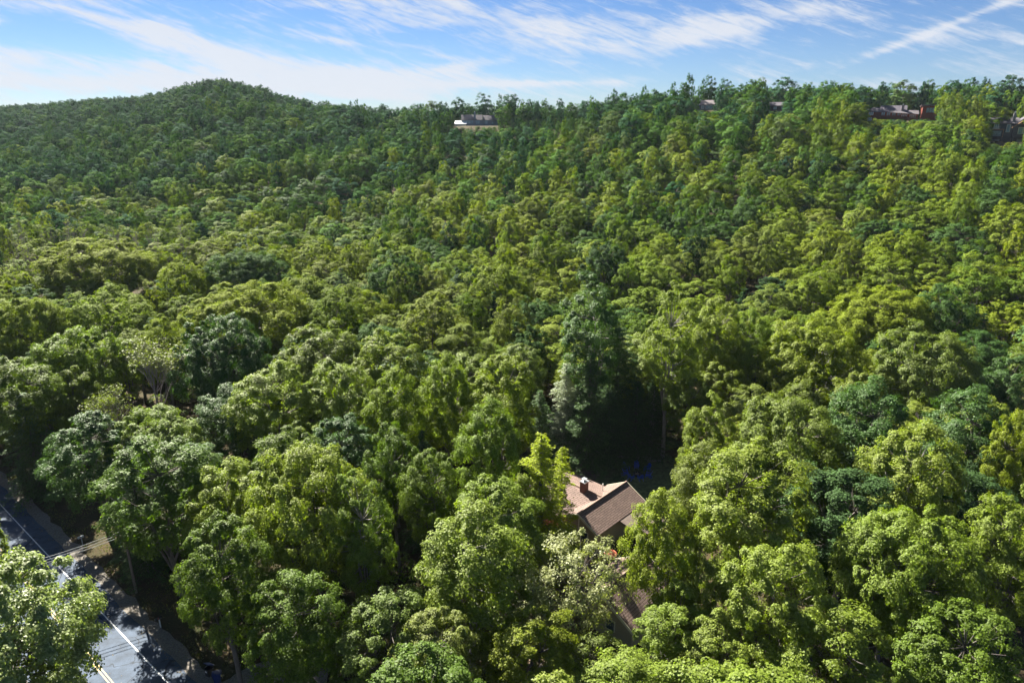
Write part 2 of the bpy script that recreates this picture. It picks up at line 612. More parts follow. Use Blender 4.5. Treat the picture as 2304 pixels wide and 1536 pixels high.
def bare(seed, H, Rr, nleaf=0, size=.2, depth=5, k=4, spread=.55):
    """a leafless tree: forks down to fine twigs, a few leaves at the tips"""
    rng = random.Random(seed)
    mb = MB()
    tips = []

    def grow(p, d, ln, r, lv):
        e = p + d * ln
        mid = p.lerp(e, .5) + Vector((rng.uniform(-1, 1), rng.uniform(-1, 1), 0)) * ln * .06
        mb.tube([p, mid, e], [r, r * .85, r * .66], max(3, k - (1 if lv > 2 else 0)), False)
        if lv >= depth:
            tips.append(e)
            return
        nb = 3 if rng.random() < .72 else 2
        if lv >= depth - 2:
            nb += 1
        for i in range(nb):
            ax = Vector((rng.uniform(-1, 1), rng.uniform(-1, 1), rng.uniform(-.3, .3))).normalized()
            nd = (Matrix.Rotation(rng.uniform(.5, 1.1) * spread * (0.5 if i == 0 else 1), 3, ax) @ d)
            nd = (nd + Vector((0, 0, .16))).normalized()
            grow(e, nd, ln * rng.uniform(.62, .86), r * (.68 if i == 0 else .5), lv + 1)
    grow(Vector((0, 0, -.3)), Vector((0, 0, 1)), H * .26, H * .0115, 0)
    # fit to the wanted size
    zs = max(v[2] for v in mb.v)
    xs = max(math.hypot(v[0], v[1]) for v in mb.v)
    kz, kx = H / zs, Rr / xs
    mb.v = [(v[0] * kx, v[1] * kx, v[2] * kz) for v in mb.v]
    tr = mb.mesh('trunk', True)
    cr = None
    if nleaf:
        g = np.random.default_rng(seed)
        tp = np.array([(t.x * kx, t.y * kx, t.z * kz) for t in tips])
        wt = np.clip((tp[:, 2] - H * .5) / (H * .5), 0.02, 1) ** 1.5
        idx = g.choice(len(tp), nleaf, p=wt / wt.sum())
        c = tp[idx] + g.normal(size=(nleaf, 3)) * .22
        v, q = leaves(g, c, np.array([0, 0, .8]) + g.normal(size=(nleaf, 3)) * .7, size)
        cr = np_mesh('crown', v, q)
    return cr, tr


random.seed(7)
# near trees (unit sizes: normal 20 m / 5 m, large 21 m / 8 m)
NEAR = [broadleaf(100 + i, 20, 5.0, 96, 540, .205, base=.22 + .05 * (i % 3), lobes=7, tufts=10, crk=.195) for i in range(6)]
LARGE = [broadleaf(200 + i, 20, 8.0, 225, 540, .235, base=.20, lobes=9, tufts=10, crk=.140, limbs=8) for i in range(4)]
MID = [broadleaf(300 + i, 20, 5.0, 64, 260, .32, base=.20 + .05 * (i % 3), lobes=7, ow=.55, tufts=8, crk=.225, k=4) for i in range(7)]
MIDL = [broadleaf(350 + i, 20, 7.0, 115, 230, .33, base=.18, lobes=8, tufts=8, crk=.165, limbs=7, ow=.5, k=4) for i in range(4)]
TALL = [broadleaf(400 + i, 26, 4.6, 95, 400, .23, base=.36, lobes=8, tufts=11, crk=.22, limbs=7) for i in range(2)]
SPARSE = [broadleaf(500 + i, 18, 5.2, 85, 150, .22, base=.24, lobes=8, tufts=7, crk=.20, limbs=8, k=6) for i in range(2)]
CON = [conifer(600 + i, 24, 4.4, 38, .30, 1.5, base=.05, droop=.40, roundtop=.45) for i in range(2)]
LARCH = [conifer(650 + i, 20, 3.4, 34, .24, 1.5, base=.10, droop=-.05, roundtop=.3, asp=.4) for i in range(2)]
BARE = [bare(700, 18, 6.0, 2200, .20, 7), bare(701, 18, 5.5, 500, .20, 7)]
BARES = [bare(710 + i, 15, 3.0, 160, .3, 6, 3) for i in range(2)]

# ------------------------------------------------------------------ where things stand
RD_DIR = Vector((-.773, .634, 0))
RD_N = Vector((.634, .773, 0))          # towards the wood on the right of the road
RD_P = at(375, 1536, 0)


def road_off(x, y):
    """signed distance from the right-hand white line, positive towards the wood"""
    return (x - RD_P.x) * RD_N.x + (y - RD_P.y) * RD_N.y


HU = Vector((.68, .733, 0))             # ridge direction of both roofs
HU.normalize()
HP = Vector((HU.y, -HU.x, 0))
H_A = Vector((7.9, 71.2, 0)) * (48.0 / 47.0)
G_A = Vector((8.9, 57.2, 0)) * (46.0 / 45.6)
FIRE = at(1433, 1071, 0)

# far houses: (px centre, py of the base, depth)
FARH = {
    'long': at_d(1080, 283, 455), 'shed': at_d(1036, 282, 452), 'blue': at_d(1588, 248, 385), 'dark': at_d(1752, 250, 372),
    'red': at_d(2020, 272, 345), 'lodge': at_d(2272, 322, 300),
}
for k_, r_ in (('long', 16), ('blue', 12), ('dark', 9), ('red', 20), ('lodge', 14)):
    p = FARH[k_]
    PADS.append((p.x, p.y, p.z, r_))

# spots that stay in view: (x0, y0, x1, y1, depth of what is seen)
KEEP = [(220, 770, 430, 930, 100), (0, 1125, 60, 1240, 92), (20, 1190, 150, 1300, 82), (120, 1280, 230, 1390, 75), (200, 1370, 330, 1480, 68), (280, 1450, 440, 1536, 66),
        (150, 1225, 290, 1330, 80), (300, 1400, 400, 1480, 72), (1262, 1098, 1425, 1200, 80), (1300, 1035, 1495, 1100, 90), (1260, 1115, 1390, 1195, 80),
        (1335, 1270, 1440, 1420, 64), (1415, 1262, 1450, 1290, 70),
        (1036, 262, 1112, 282, 455), (1016, 274, 1042, 283, 452), (1575, 237, 1610, 247, 385),
        (1955, 244, 2112, 267, 345), (2232, 268, 2320, 318, 300), (1735, 238, 1765, 248, 372),
        (440, 1480, 540, 1536, 66), (345, 1375, 380, 1425, 75)]


def blocked(x, y, gz, H, rad):
    top = proj(x, y, gz + H)
    bot = proj(x, y, gz + H * .05)
    if not top or not bot:
        return True
    hw = rad / top[2] * FPX * .8
    for (x0, y0, x1, y1, dp) in KEEP:
        if top[2] < dp + 1 and top[0] + hw > x0 and top[0] - hw < x1 and top[1] < y1 and bot[1] > y0:
            return True
    return False


SILV = at(1290, 1030, 0)


def shades(x, y, r, H):
    """would this tree take the sun from the house roof"""
    sx, sy, te = math.sin(SUN_AZ), math.cos(SUN_AZ), math.tan(SUN_EL)
    for q, zt in [(H_A + HU * k, 3) for k in (4.5, 8)] + [(SILV, 7)]:
        dx, dy = x - q.x, y - q.y
        a = dx * sx + dy * sy
        b = abs(dx * sy - dy * sx)
        if 1 < a < 40 and b < r + 3.2 and H > zt + (a + r * .5) * te * .95:
            return True
    return False


def footprint(x, y):
    """no trunk here: road, verge, houses, lawn"""
    ro = road_off(x, y)
    if -13.5 < ro < 4.6:
        return True
    for a, du, dp in ((H_A + HU * 5, 9, 9), (G_A + HU * 4.5, 7, 6.5)):
        q = Vector((x, y, 0)) - a
        if abs(q.dot(HU)) < du and abs(q.dot(HP)) < dp:
            return True
    if math.hypot((x - FIRE.x + 2) / 1.7, y - FIRE.y) < 7.5:
        return True
    for kx in ('long', 'blue', 'dark', 'red', 'lodge', 'shed'):
        p = FARH[kx]
        if math.hypot(x - p.x, y - p.y) < (17 if kx in ('long', 'red') else 10):
            return True
    return False


# hand-placed trees: apex x, apex y, half width of the crown in picture units, height, kind, colour, note
HAND = [
    (-112, 1275, 255, 21, 'L', 'sheen-pale green', 'huge {c} maple on the near side of the road, filling the bottom left corner'),
    (-100, 1110, 70, 20, 'L', 'light green', '{c} tree cut by the left edge above the double yellow line'),
    (485, 1170, 112, 19, 'L', 'mid-green', '{c} maple reaching over the verge beside the white mailbox post'),
    (650, 1290, 130, 17, 'L', 'mid-green', '{c} maple right behind the two wheelie bins'),
    (690, 985, 165, 22, 'L', 'light green', 'broad {c} maple crown left of the forked pale trunk'),
    (810, 1085, 70, 20, 'T', 'light green', '{c} tree standing on a pale trunk that forks like a Y'),
    (345, 975, 130, 20, 'L', 'mid-green', 'wide {c} tree above the overhead wires'),
    (185, 925, 95, 17, 'L', 'blue-green', '{c} shaded tree above the road, left of the wide mid-green tree'),
    (285, 1010, 75, 16, 'C', 'dark green', 'shaded {c} hemlock under the wide mid-green tree'),
    (43, 880, 70, 16, 'C', 'blue-green', '{c} hemlock where the road leaves the picture on the left'),
    (875, 830, 78, 22, 'N', 'yellow-green', '{c} maple, left one of three rounded tops in the middle'),
    (1005, 800, 70, 22, 'N', 'yellow-green', '{c} maple, middle one of three rounded tops in the middle'),
    (1130, 795, 88, 23, 'N', 'yellow-green', '{c} maple, right one of three rounded tops in the middle'),
    (1105, 905, 92, 21, 'N', 'light green', '{c} maple in front of the right one of the three rounded tops'),
    (970, 1010, 80, 19, 'N', 'mid-green', 'shaded {c} tree below the middle one of the three rounded tops'),
    (880, 960, 80, 19, 'N', 'mid-green', 'shaded {c} tree below the left one of the three rounded tops'),
    (1218, 970, 78, 20, 'R', 'bright yellow-green', '{c} larch left of the brown roof'),
    (1266, 998, 44, 17, 'R', 'bright yellow-green', 'slim {c} larch whose tip stands nearest to the lawn'),
    (1170, 1065, 65, 16, 'N', 'light green', '{c} tree just below the larches, left of the red umbrella'),
    (1055, 1130, 150, 20, 'L', 'light green', 'large {c} maple standing free below the middle of the picture'),
    (985, 1375, 115, 15, 'N', 'olive', '{c} tree at the bottom edge left of the cream-green one'),
    (1190, 1390, 125, 14, 'L', 'yellow-green', '{c} tree at the bottom edge below the cream-green one'),
    (1300, 1195, 130, 16, 'S', 'pale cream-green', '{c} thin-leaved tree with dark boughs in front of the brown roof'),
    (1195, 1270, 95, 14, 'S', 'pale cream-green', 'smaller {c} tree left of the thin-leaved tree at the roof'),
    (1330, 1440, 95, 10, 'S', 'olive', '{c} small tree in front of the garage gable'),
    (1506, 1106, 94, 20, 'N', 'yellow-green', '{c} maple right of the brown roof, boughs over the eave'),
    (1535, 1330, 110, 14, 'L', 'light green', '{c} tree right of the garage roof at the bottom'),
    (1690, 1000, 150, 22, 'L', 'light green', 'big {c} maple right of the lawn'),
    (1765, 1205, 130, 20, 'L', 'light green', '{c} maple with a forked trunk in the lower right quarter'),
    (2078, 958, 128, 22, 'L', 'light green', 'domed {c} maple standing against dark wood on the right'),
    (2050, 1130, 175, 20, 'L', 'light green', 'widest {c} maple of the lower right corner'),
    (2300, 1085, 90, 21, 'L', 'light green', '{c} maple cut by the right edge below the middle'),
    (1900, 1360, 150, 17, 'L', 'yellow-green', '{c} maple at the bottom edge between the forked one and the widest one'),
    (2190, 1370, 150, 17, 'L', 'mid-green', '{c} maple in the bottom right corner'),
    (1640, 1395, 120, 14, 'L', 'light green', '{c} maple at the bottom edge right of the garage'),
    (1600, 890, 62, 18, 'N', 'light green', 'small {c} maple right of the tall tree with the bare bole'),
    (1790, 880, 140, 21, 'L', 'olive', 'broad {c} tree above the big maple right of the lawn'),
    (1600, 990, 90, 18, 'N', 'olive', '{c} tree on the right rim of the lawn'),
    (1980, 850, 120, 22, 'L', 'blue-green', '{c} shaded tree behind the domed maple'),
    (2210, 870, 110, 21, 'L', 'blue-green', '{c} shaded tree right of the domed maple'),
    (2290, 920, 60, 21, 'N', 'yellow-green', '{c} tree at the right edge beside the shaded ones'),
    (2230, 1000, 70, 16, 'N', 'dark green', '{c} tree in the gap right of the domed maple'),
    (1900, 1010, 60, 14, 'N', 'dark green', '{c} tree in the gap left of the domed maple'),
    (1850, 720, 130, 22, 'L', 'yellow-green', 'broad {c} maple crown up the slope from the olive one'),
    (2110, 740, 120, 21, 'L', 'olive', 'broad {c} crown on the right, above the domed maple'),
    (2010, 640, 120, 20, 'L', 'yellow-green', '{c} crown with a rusty tinge on the right slope'),
    (490, 720, 112, 21, 'L', 'blue-green', 'round {c} tree right of the grey leafless tree'),
    (320, 762, 135, 20, 'B', 'olive', 'grey half leafless tree with a thin yellowish top'),
    (235, 860, 95, 17, 'B', 'olive', 'grey leafless tree in front of the half leafless one'),
    (550, 645, 150, 21, 'L', 'yellow-green', 'very broad domed {c} crown, the widest of the left half'),
    (755, 655, 66, 20, 'N', 'mid-green', '{c} round tree right of the very broad domed crown'),
    (430, 680, 60, 19, 'N', 'yellow-green', '{c} tree at the left foot of the very broad domed crown'),
    (720, 735, 110, 20, 'L', 'olive', '{c} thin-topped tree below the very broad domed crown'),
    (870, 745, 85, 21, 'N', 'light green', '{c} tree between the olive thin-topped tree and the rusty one'),
    (600, 810, 110, 21, 'L', 'light green', '{c} maple right of the round blue-green tree'),
    (760, 800, 90, 21, 'N', 'light green', '{c} maple left of the three rounded tops'),
    (210, 640, 70, 21, 'N', 'light green', '{c} tree left of the very broad domed crown'),
    (60, 655, 95, 21, 'L', 'light green', '{c} crown near the left edge at mid-height'),
    (130, 740, 100, 20, 'L', 'light green', '{c} crown left of the grey half leafless tree'),
    (40, 800, 90, 20, 'N', 'mid-green', '{c} tree at the left edge above the hemlocks'),
    (200, 540, 125, 21, 'L', 'yellow-green', '{c} domed crown where the wood meets the valley on the left'),
    (410, 572, 65, 20, 'N', 'yellow-green', '{c} round tree on the rim of the valley, left of the middle'),
    (560, 560, 90, 20, 'L', 'blue-green', '{c} crown on the rim of the valley'),
    (970, 665, 75, 21, 'N', 'olive', 'rusty {c} tree in the middle of the picture'),
    (1150, 655, 50, 20, 'N', 'olive', 'second rusty {c} tree, right of the first in the middle'),
    (1190, 720, 56, 16, 'N', 'blue-green', '{c} cone-shaped tree left of the dark tall ones'),
    (1340, 645, 72, 27, 'T', 'blue-green', 'tallest dark {c} tree behind the lawn'),
    (1395, 730, 78, 20.5, 'C', 'dark green', 'tall {c} hemlock right behind the lawn'),
    (1305, 865, 62, 12, 'C', 'dark green', '{c} hemlock between the silver tree and the lawn'),
    (1372, 880, 70, 12, 'C', 'dark green', '{c} hemlock above the seven blue chairs'),
    (1436, 855, 62, 13, 'C', 'dark green', '{c} hemlock left of the tall bare bole'),
    (1595, 1225, 80, 16, 'N', 'light green', '{c} tree behind the garage roof, right of it'),
    (1475, 845, 55, 13, 'C', 'dark green', '{c} hemlock right behind the tall bare bole'),
    (1560, 850, 65, 15, 'N', 'mid-green', '{c} shaded tree on the right back corner of the lawn'),
    (1330, 800, 70, 18, 'C', 'blue-green', '{c} hemlock in the middle of the dark group behind the lawn'),
    (1275, 812, 50, 16, 'C', 'silver-green', '{c} shining young tree left of the dark hemlocks'),
    (1215, 875, 45, 13, 'C', 'blue-green', '{c} slim hemlock left of the shining silver one'),
    (1520, 655, 66, 27, 'T', 'light green', 'tall {c} tree with a long bare bole right of the lawn'),
    (1625, 665, 62, 24, 'N', 'light green', '{c} tree right of the tall one with the bare bole'),
    (1690, 690, 60, 22, 'N', 'light green', '{c} tree second right of the tall one with the bare bole'),
    (1120, 575, 82, 21, 'N', 'light green', '{c} tree above the second rusty one'),
    (885, 560, 78, 21, 'N', 'blue-green', 'dark {c} tree above the first rusty one'),
    (766, 600, 30, 17, 'C', 'dark green', 'small dark pointed spruce left of the middle'),
]

TREES = []      # dict(x, y, gz, H, rad, kind, col, label)


def solve_apex(px, py, H):
    z = H
    for _ in range(25):
        p = at(px, py, z)
        z = ground(p.x, p.y) + H
    return p.x, p.y, z - H


for (px, py, hw, H, kind, col, note) in HAND:
    x, y, gz = solve_apex(px, py, H)
    dp = proj(x, y, gz + H)[2]
    TREES.append(dict(x=x, y=y, gz=gz, H=H, rad=hw / FPX * dp * (1.1 if kind in 'CRB' else .88), kind=kind, col=col, label=note.format(c=col), hand=True))

for t in TREES:
    if shades(t['x'], t['y'], t['rad'], t['H']):
        print('SHADES', t['label'])
# the rest of the wood
rngf = random.Random(11)
grid = {}


def gkey(x, y):
    return (int(math.floor(x / 10)), int(math.floor(y / 10)))


def clear_of(x, y, r):
    gx, gy = gkey(x, y)
    for a in range(gx - 2, gx + 3):
        for b in range(gy - 2, gy + 3):
            for (u, v, q) in grid.get((a, b), ()):
                if (u - x) ** 2 + (v - y) ** 2 < (r + q) ** 2:
                    return False
    return True


def put(x, y, r):
    grid.setdefault(gkey(x, y), []).append((x, y, r))


for t in TREES:
    put(t['x'], t['y'], t['rad'] * (.72 if t['rad'] > 4 else .6))

PAL = ['yellow-green', 'light green', 'mid-green', 'blue-green', 'olive', 'dark green']
FARPTS = []
tries = 0
cands = []
while tries < 80000:
    tries += 1
    # a sector in front of the camera, denser sampling near
    dd = 28 + (rngf.random() ** .62) * 960
    t = rngf.uniform(-.88, .88) if dd > 125 else rngf.uniform(-1.35, .88)
    y = dd
    x = y * t
    rd = float(np.interp(t, CT, RD))
    if dd > rd + 95:
        continue
    cands.append((dd, x, y))
cands.sort()
for dd, x, y in cands:
    far = dd > 260
    ph = proj(x, y, ground(x, y))
    r = rngf.uniform(3.8, 7.0) if dd > 300 else rngf.uniform(3.0, 6.2) if dd > 230 else rngf.uniform(3.4, 6.8) if dd > 95 else rngf.uniform(3.2, 5.6)
    H = rngf.uniform(13, 22) * (.70 + .30 * r / 6)
    young = False
    if dd > 150:
        q_ = rngf.random()
        if q_ < .12:
            r, H = rngf.uniform(2.5, 3.2), rngf.uniform(14, 23)
        elif q_ > .86:
            r, H = rngf.uniform(6, 7.6), rngf.uniform(19, 24)
        H = max(H * .92, 1.9 * r + 5)
    if ph and 930 < ph[0] < 1330 and 262 < ph[1] < 352 and 300 < dd < min(450, rd - 8):
        H = rngf.uniform(4, 7.5)
        r = rngf.uniform(1.5, 2.3)
        young = True
    if dd < 150:
        H = rngf.uniform(12, 18.5)
    if 145 < dd < 180 and ph and ph[0] < 520:
        H = rngf.uniform(12, 15)
    if ph and 200 < dd < 330 and ph[0] < 820 and ph[0] > -200:
        H *= (.42 if 186 < dd < 216 and ph[0] < 700 else .8)
    if dd > rd - 45:
        H = rngf.uniform(13, 18) if t < -.02 else rngf.uniform(12, 24) if t < .12 else rngf.uniform(17, 23)
    if footprint(x, y) or not clear_of(x, y, r * (.90 if dd > 130 else .80)):
        continue
    gz = ground(x, y)
    ok = True
    for _ in range(9):
        if not blocked(x, y, gz, H, r * 1.05):
            break
        H *= .78
        r *= .88
    else:
        ok = False
    if not ok or H < 2.5:
        continue
    if shades(x, y, r, H):
        continue
    pt = proj(x, y, gz + H)
    if not pt or pt[0] < (-260 if y > 125 else -800) or pt[0] > 2560 or pt[1] > 1600:
        continue
    nz = n2d(x, y, 34, 5.0) + rngf.uniform(-.55, .55)
    col = ('blue-green' if nz < -.38 else 'mid-green' if nz < -.12 else 'light green' if nz < .16 else 'yellow-green' if nz < .45 else 'olive')
    if rngf.random() < .04:
        col = 'dark green'
    if dd > 300 and rngf.random() < min(.9, (dd - 280) / 180):  # with distance, shade and haze are painted by swapping to darker leaf colours
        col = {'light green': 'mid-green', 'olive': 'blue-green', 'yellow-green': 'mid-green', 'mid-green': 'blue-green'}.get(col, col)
    if dd > rd - 70:  # backlit ridge: its shade is put into the choice of leaf colour
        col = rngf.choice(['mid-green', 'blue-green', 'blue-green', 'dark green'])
    kind = 'N'
    if ph and 178 < dd < 250 and ph[0] < 520 and rngf.random() < (.8 if ph[0] < 330 else .4):
        kind, col = 'BS', 'olive'
        H = rngf.uniform(13, 17.5) if not blocked(x, y, gz, 16, r) else H
        r = min(r, 3.6)
    elif rngf.random() < .035:
        kind, col = 'C', 'dark green'
        r *= .7
    if young:
        kind = 'C' if rngf.random() < .6 else 'N'
        col = 'mid-green' if rngf.random() < .7 else 'yellow-green'
    put(x, y, r * .90)
    TREES.append(dict(x=x, y=y, gz=gz, H=H, rad=r * (1.10 if dd < 250 else .98), kind=kind, col=col, label=None, hand=False))

# low growth that closes the wood under the ridge trees
for _ in range(9000):
    t = rngf.uniform(-.85, .85)
    rd = float(np.interp(t, CT, RD))
    dd = rd + rngf.uniform(-90, 60)
    y = dd
    x = y * t
    r, H = rngf.uniform(1.8, 3.0), rngf.uniform(4, 9)
    near_house = any(math.hypot(x - FARH[k].x, y - FARH[k].y) < (18 if k in ('red', 'long') else 11) and y < FARH[k].y + 9 for k in FARH)
    if near_house or rngf.random() < .45:
        continue
    gz = ground(x, y)
    if blocked(x, y, gz, H, r):
        continue
    p = proj(x, y, gz + H)
    if p[0] < -60 or p[0] > 2400 or (930 < p[0] < 1330 and dd < 450):
        continue
    TREES.append(dict(x=x, y=y, gz=gz, H=H, rad=r, kind='N', col=rngf.choice(['mid-green', 'blue-green', 'dark green', 'light green']), label=None, hand=False))

# what shows largest: nearest within the frame
for t in TREES:
    p = proj(t['x'], t['y'], t['gz'] + t['H'])
    t['p'] = p
    hp_ = t['rad'] * 1.1 / p[2] * FPX
    inn = p[0] + hp_ > 0 and p[0] - hp_ < 2304
    t['show'] = (t['rad'] * t['H'] / p[2] ** 2) * (1 if inn else .02) * (100 if t['hand'] else 1)
TREES.sort(key=lambda t: -t['show'])
NEART, REST = TREES[:300], TREES[300:]

# ------------------------------------------------------------------ labels for the trees
LAND = [('very broad domed crown', 550, 645), ('grey half leafless tree', 320, 775), ('brown house roof', 1340, 1150), ('lawn with blue chairs', 1430, 1060),
        ('garage roof', 1395, 1350), ('domed right-hand maple', 2078, 958), ('widest lower-right maple', 2050, 1130), ('tall bare bole', 1480, 900),
        ('bright larches', 1240, 980), ('rusty tree in the middle', 970, 665), ('tallest dark tree', 1340, 645), ('hemlocks by the road', 110, 950),
        ('two wheelie bins', 480, 1500), ('road at the left edge', 40, 1170), ('three rounded tops', 1005, 800), ('right-slope rusty crown', 2010, 620),
        ('broad olive tree', 1790, 880), ('top right lodge', 2270, 300), ('valley rim on the left', 200, 540), ('cream-green thin tree', 1300, 1250),
        ('dark pointed spruce', 766, 600), ('blue-green valley-rim crown', 560, 560), ('middle of the right edge', 2300, 760),
        ('big maple right of the lawn', 1690, 1000), ('centre of the picture', 1152, 768), ('red house on the ridge', 2020, 300)]
ORD = ['nearest', 'second nearest', 'third nearest', 'fourth nearest', 'fifth nearest', 'sixth nearest', 'seventh nearest', 'eighth nearest',
       'ninth nearest', 'tenth nearest', 'eleventh nearest', 'twelfth nearest'] + ['%dth nearest' % i for i in range(13, 60)]
KN = {'N': 'broadleaf tree', 'C': 'conifer', 'BS': 'grey leafless tree', 'S': 'broadleaf tree', 'L': 'broadleaf tree', 'T': 'broadleaf tree', 'B': 'grey leafless tree', 'R': 'larch'}
bucket = {}
for t in NEART:
    if t['label']:
        continue
    px, py, _ = t['p']
    best = min(LAND, key=lambda l: math.hypot(l[1] - px, (l[2] - py) * 1.4))
    dx, dy = px - best[1], (py - best[2]) * 1.4
    side = ('right of' if dx > 0 else 'left of') if abs(dx) > abs(dy) else ('below' if dy > 0 else 'above')
    nm = KN[t['kind']]
    look = nm if t['kind'] == 'BS' else t['col'] + ' ' + nm
    sz = 'small ' if t['H'] < 12 else ('slim ' if t['rad'] < 4 else 'broad ' if t['rad'] > 5.1 else '')
    bucket.setdefault((sz + look, side, best[0]), []).append((math.hypot(dx, dy), t))
for (look, side, lm), lst in bucket.items():
    lst.sort(key=lambda a: a[0])
    for i, (_, t) in enumerate(lst):
        if len(lst) == 1:
            t['label'] = 'only %s just %s the %s' % (look, side, lm)
        else:
            t['label'] = '%s, %s one %s the %s' % (look, ORD[i], side, lm)


def src(t, i):
    k = t['kind']
    dp = t['p'][2]
    if k == 'L':
        return (LARGE[i % 4], 20, 8.0) if t['rad'] > 5.6 else (NEAR[i % 6], 20, 5.0)
    if k == 'T':
        return TALL[i % 2], 26, 4.6
    if k == 'S':
        return SPARSE[i % 2], 18, 5.2
    if k == 'C':
        return CON[i % 2], 24, 4.2
    if k == 'R':
        return LARCH[i % 2], 20, 3.0
    if k == 'B':
        return BARE[i % 2], 18, 5.8
    if k == 'BS':
        return BARES[i % 2], 15, 3.0
    if dp < 118:
        if t['rad'] > 5.6:
            return LARGE[i % 4], 20, 8.0
        return NEAR[i % 6], 20, 5.0
    if t['rad'] > 5.8:
        return MIDL[i % 4], 20, 7.0
    return MID[i % 7], 20, 5.0


NAMES = {'N': 'broadleaf_tree', 'L': 'maple_tree', 'T': 'broadleaf_tree', 'S': 'broadleaf_tree', 'C': 'conifer_tree', 'R': 'larch_tree', 'B': 'bare_tree', 'BS': 'bare_tree'}
GRP = {'N': 'broadleaf trees of the near wood', 'L': 'large maples of the near wood', 'T': 'broadleaf trees of the near wood', 'S': 'thin-leaved trees by the house',
       'C': 'conifers among the broadleaf trees', 'R': 'larches by the house', 'B': 'leafless grey trees', 'BS': 'leafless grey trees'}
rngp = random.Random(5)
for i, t in enumerate(NEART):
    (cm, tm), h0, r0 = src(t, i)
    e = empty(NAMES[t['kind']], (t['x'], t['y'], t['gz']), rngp.uniform(0, 6.28))
    s = t['rad'] / r0
    e.scale = (s, s * rngp.uniform(.92, 1.08), t['H'] / h0)
    tag(e, t['label'], 'tree', GRP[t['kind']])
    bm_ = BARKG if t['kind'] in ('B', 'BS') else (BARKP if t['kind'] == 'T' or rngp.random() < .12 else BARK)
    link('trunk', tm, bm_, e)
    if cm is not None:
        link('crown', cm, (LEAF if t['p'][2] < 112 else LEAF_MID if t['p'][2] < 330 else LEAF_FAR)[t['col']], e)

# ------------------------------------------------------------------ the far wood: too many to count, one object
FARC = ['yellow-green', 'light green', 'mid-green', 'blue-green', 'olive', 'dark green']
protos = []


def merged(cm, tm, lm, bm_):
    """crown and trunk of a far tree in one mesh"""
    vs, fs, mi = [], [], []
    n = 0
    for me, k in ((cm, 0), (tm, 1)):
        if me is None:
            continue
        a = np.empty(len(me.vertices) * 3, np.float32)
        me.vertices.foreach_get('co', a)
        a = a.reshape(-1, 3)
        vs.append(a)
        for p in me.polygons:
            if len(p.vertices) == 4:
                fs.append([v + n for v in p.vertices])
                mi.append(k)
        n += len(a)
    me = np_mesh('far_tree', np.concatenate(vs), np.array(fs))
    me.materials.append(lm)
    me.materials.append(bm_)
    me.polygons.foreach_set('material_index', mi)
    return me


FB = [broadleaf(800 + i, 18, 4.6, 46, 150, .45, base=.0 + .05 * (i % 3), lobes=4, ow=1.5, tufts=7, crk=.27, limbs=4, k=3, flat=1.0) for i in range(5)]
FC = [conifer(860, 18, 3.2, 20, .8, .4, k=3, asp=.4)]
FBR = [bare(870, 15, 3.0, 110, .35, 5, 3)]
pindex = {}
for lit, LM in ((0, LEAF_FAR), (1, LEAF_MID)):  # lit: plain leaf colours, otherwise the shade-darkened far ones
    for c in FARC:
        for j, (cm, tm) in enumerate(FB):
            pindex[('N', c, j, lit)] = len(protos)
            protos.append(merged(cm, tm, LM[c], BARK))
    for c in ('dark green', 'mid-green', 'yellow-green'):
        pindex[('C', c, 0, lit)] = len(protos)
        protos.append(merged(FC[0][0], FC[0][1], LM[c], BARK))
    pindex[('BS', 'olive', 0, lit)] = len(protos)
    protos.append(merged(FBR[0][0], FBR[0][1], LM['olive'], BARKG))
pobs = [bpy.data.objects.new('far_tree_source', m) for m in protos]      # never linked: only read by the wood below

fv, fr, fs_, fi = [], [], [], []
for i, t in enumerate(REST):
    k = t['kind'] if t['kind'] in ('C', 'BS') else 'N'
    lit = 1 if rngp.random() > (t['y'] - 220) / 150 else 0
    key = (k, t['col'], i % 5 if k == 'N' else 0, lit)
    if key not in pindex:
        key = (k, 'dark green' if k == 'C' else 'olive', 0, lit)
    h0, r0 = {'N': (18, 4.6), 'C': (18, 3.2), 'BS': (15, 3.0)}[k]
    fv.append((t['x'], t['y'], t['gz']))
    fr.append(rngp.uniform(0, 6.28))
    fs_.append((t['rad'] / r0, t['rad'] / r0, t['H'] / h0))
    fi.append(pindex[key])
fm = bpy.data.meshes.new('far_forest')
fm.from_pydata(fv, [], [])
a = fm.attributes.new('rot', 'FLOAT', 'POINT'); a.data.foreach_set('value', fr)
a = fm.attributes.new('scl', 'FLOAT_VECTOR', 'POINT'); a.data.foreach_set('vector', np.array(fs_, np.float32).ravel())
a = fm.attributes.new('idx', 'INT', 'POINT'); a.data.foreach_set('value', fi)
fo = bpy.data.objects.new('far_forest', fm)
COL.objects.link(fo)
tag(fo, 'dense green wood covering the valley and the hills up to the skyline', 'forest', kind='stuff')
ng = bpy.data.node_groups.new('wood', 'GeometryNodeTree')
ng.interface.new_socket('Geometry', in_out='INPUT', socket_type='NodeSocketGeometry')
ng.interface.new_socket('Geometry', in_out='OUTPUT', socket_type='NodeSocketGeometry')
gi = ng.nodes.new('NodeGroupInput')
go = ng.nodes.new('NodeGroupOutput')
jn = ng.nodes.new('GeometryNodeJoinGeometry')
for ob in reversed(pobs):
    oi = ng.nodes.new('GeometryNodeObjectInfo')
    oi.inputs['Object'].default_value = ob
    oi.inputs['As Instance'].default_value = True
    ng.links.new(oi.outputs['Geometry'], jn.inputs[0])
ip = ng.nodes.new('GeometryNodeInstanceOnPoints')


def attr(name, typ):
    n = ng.nodes.new('GeometryNodeInputNamedAttribute')
    n.data_type = typ
    n.inputs['Name'].default_value = name
    return n.outputs['Attribute']


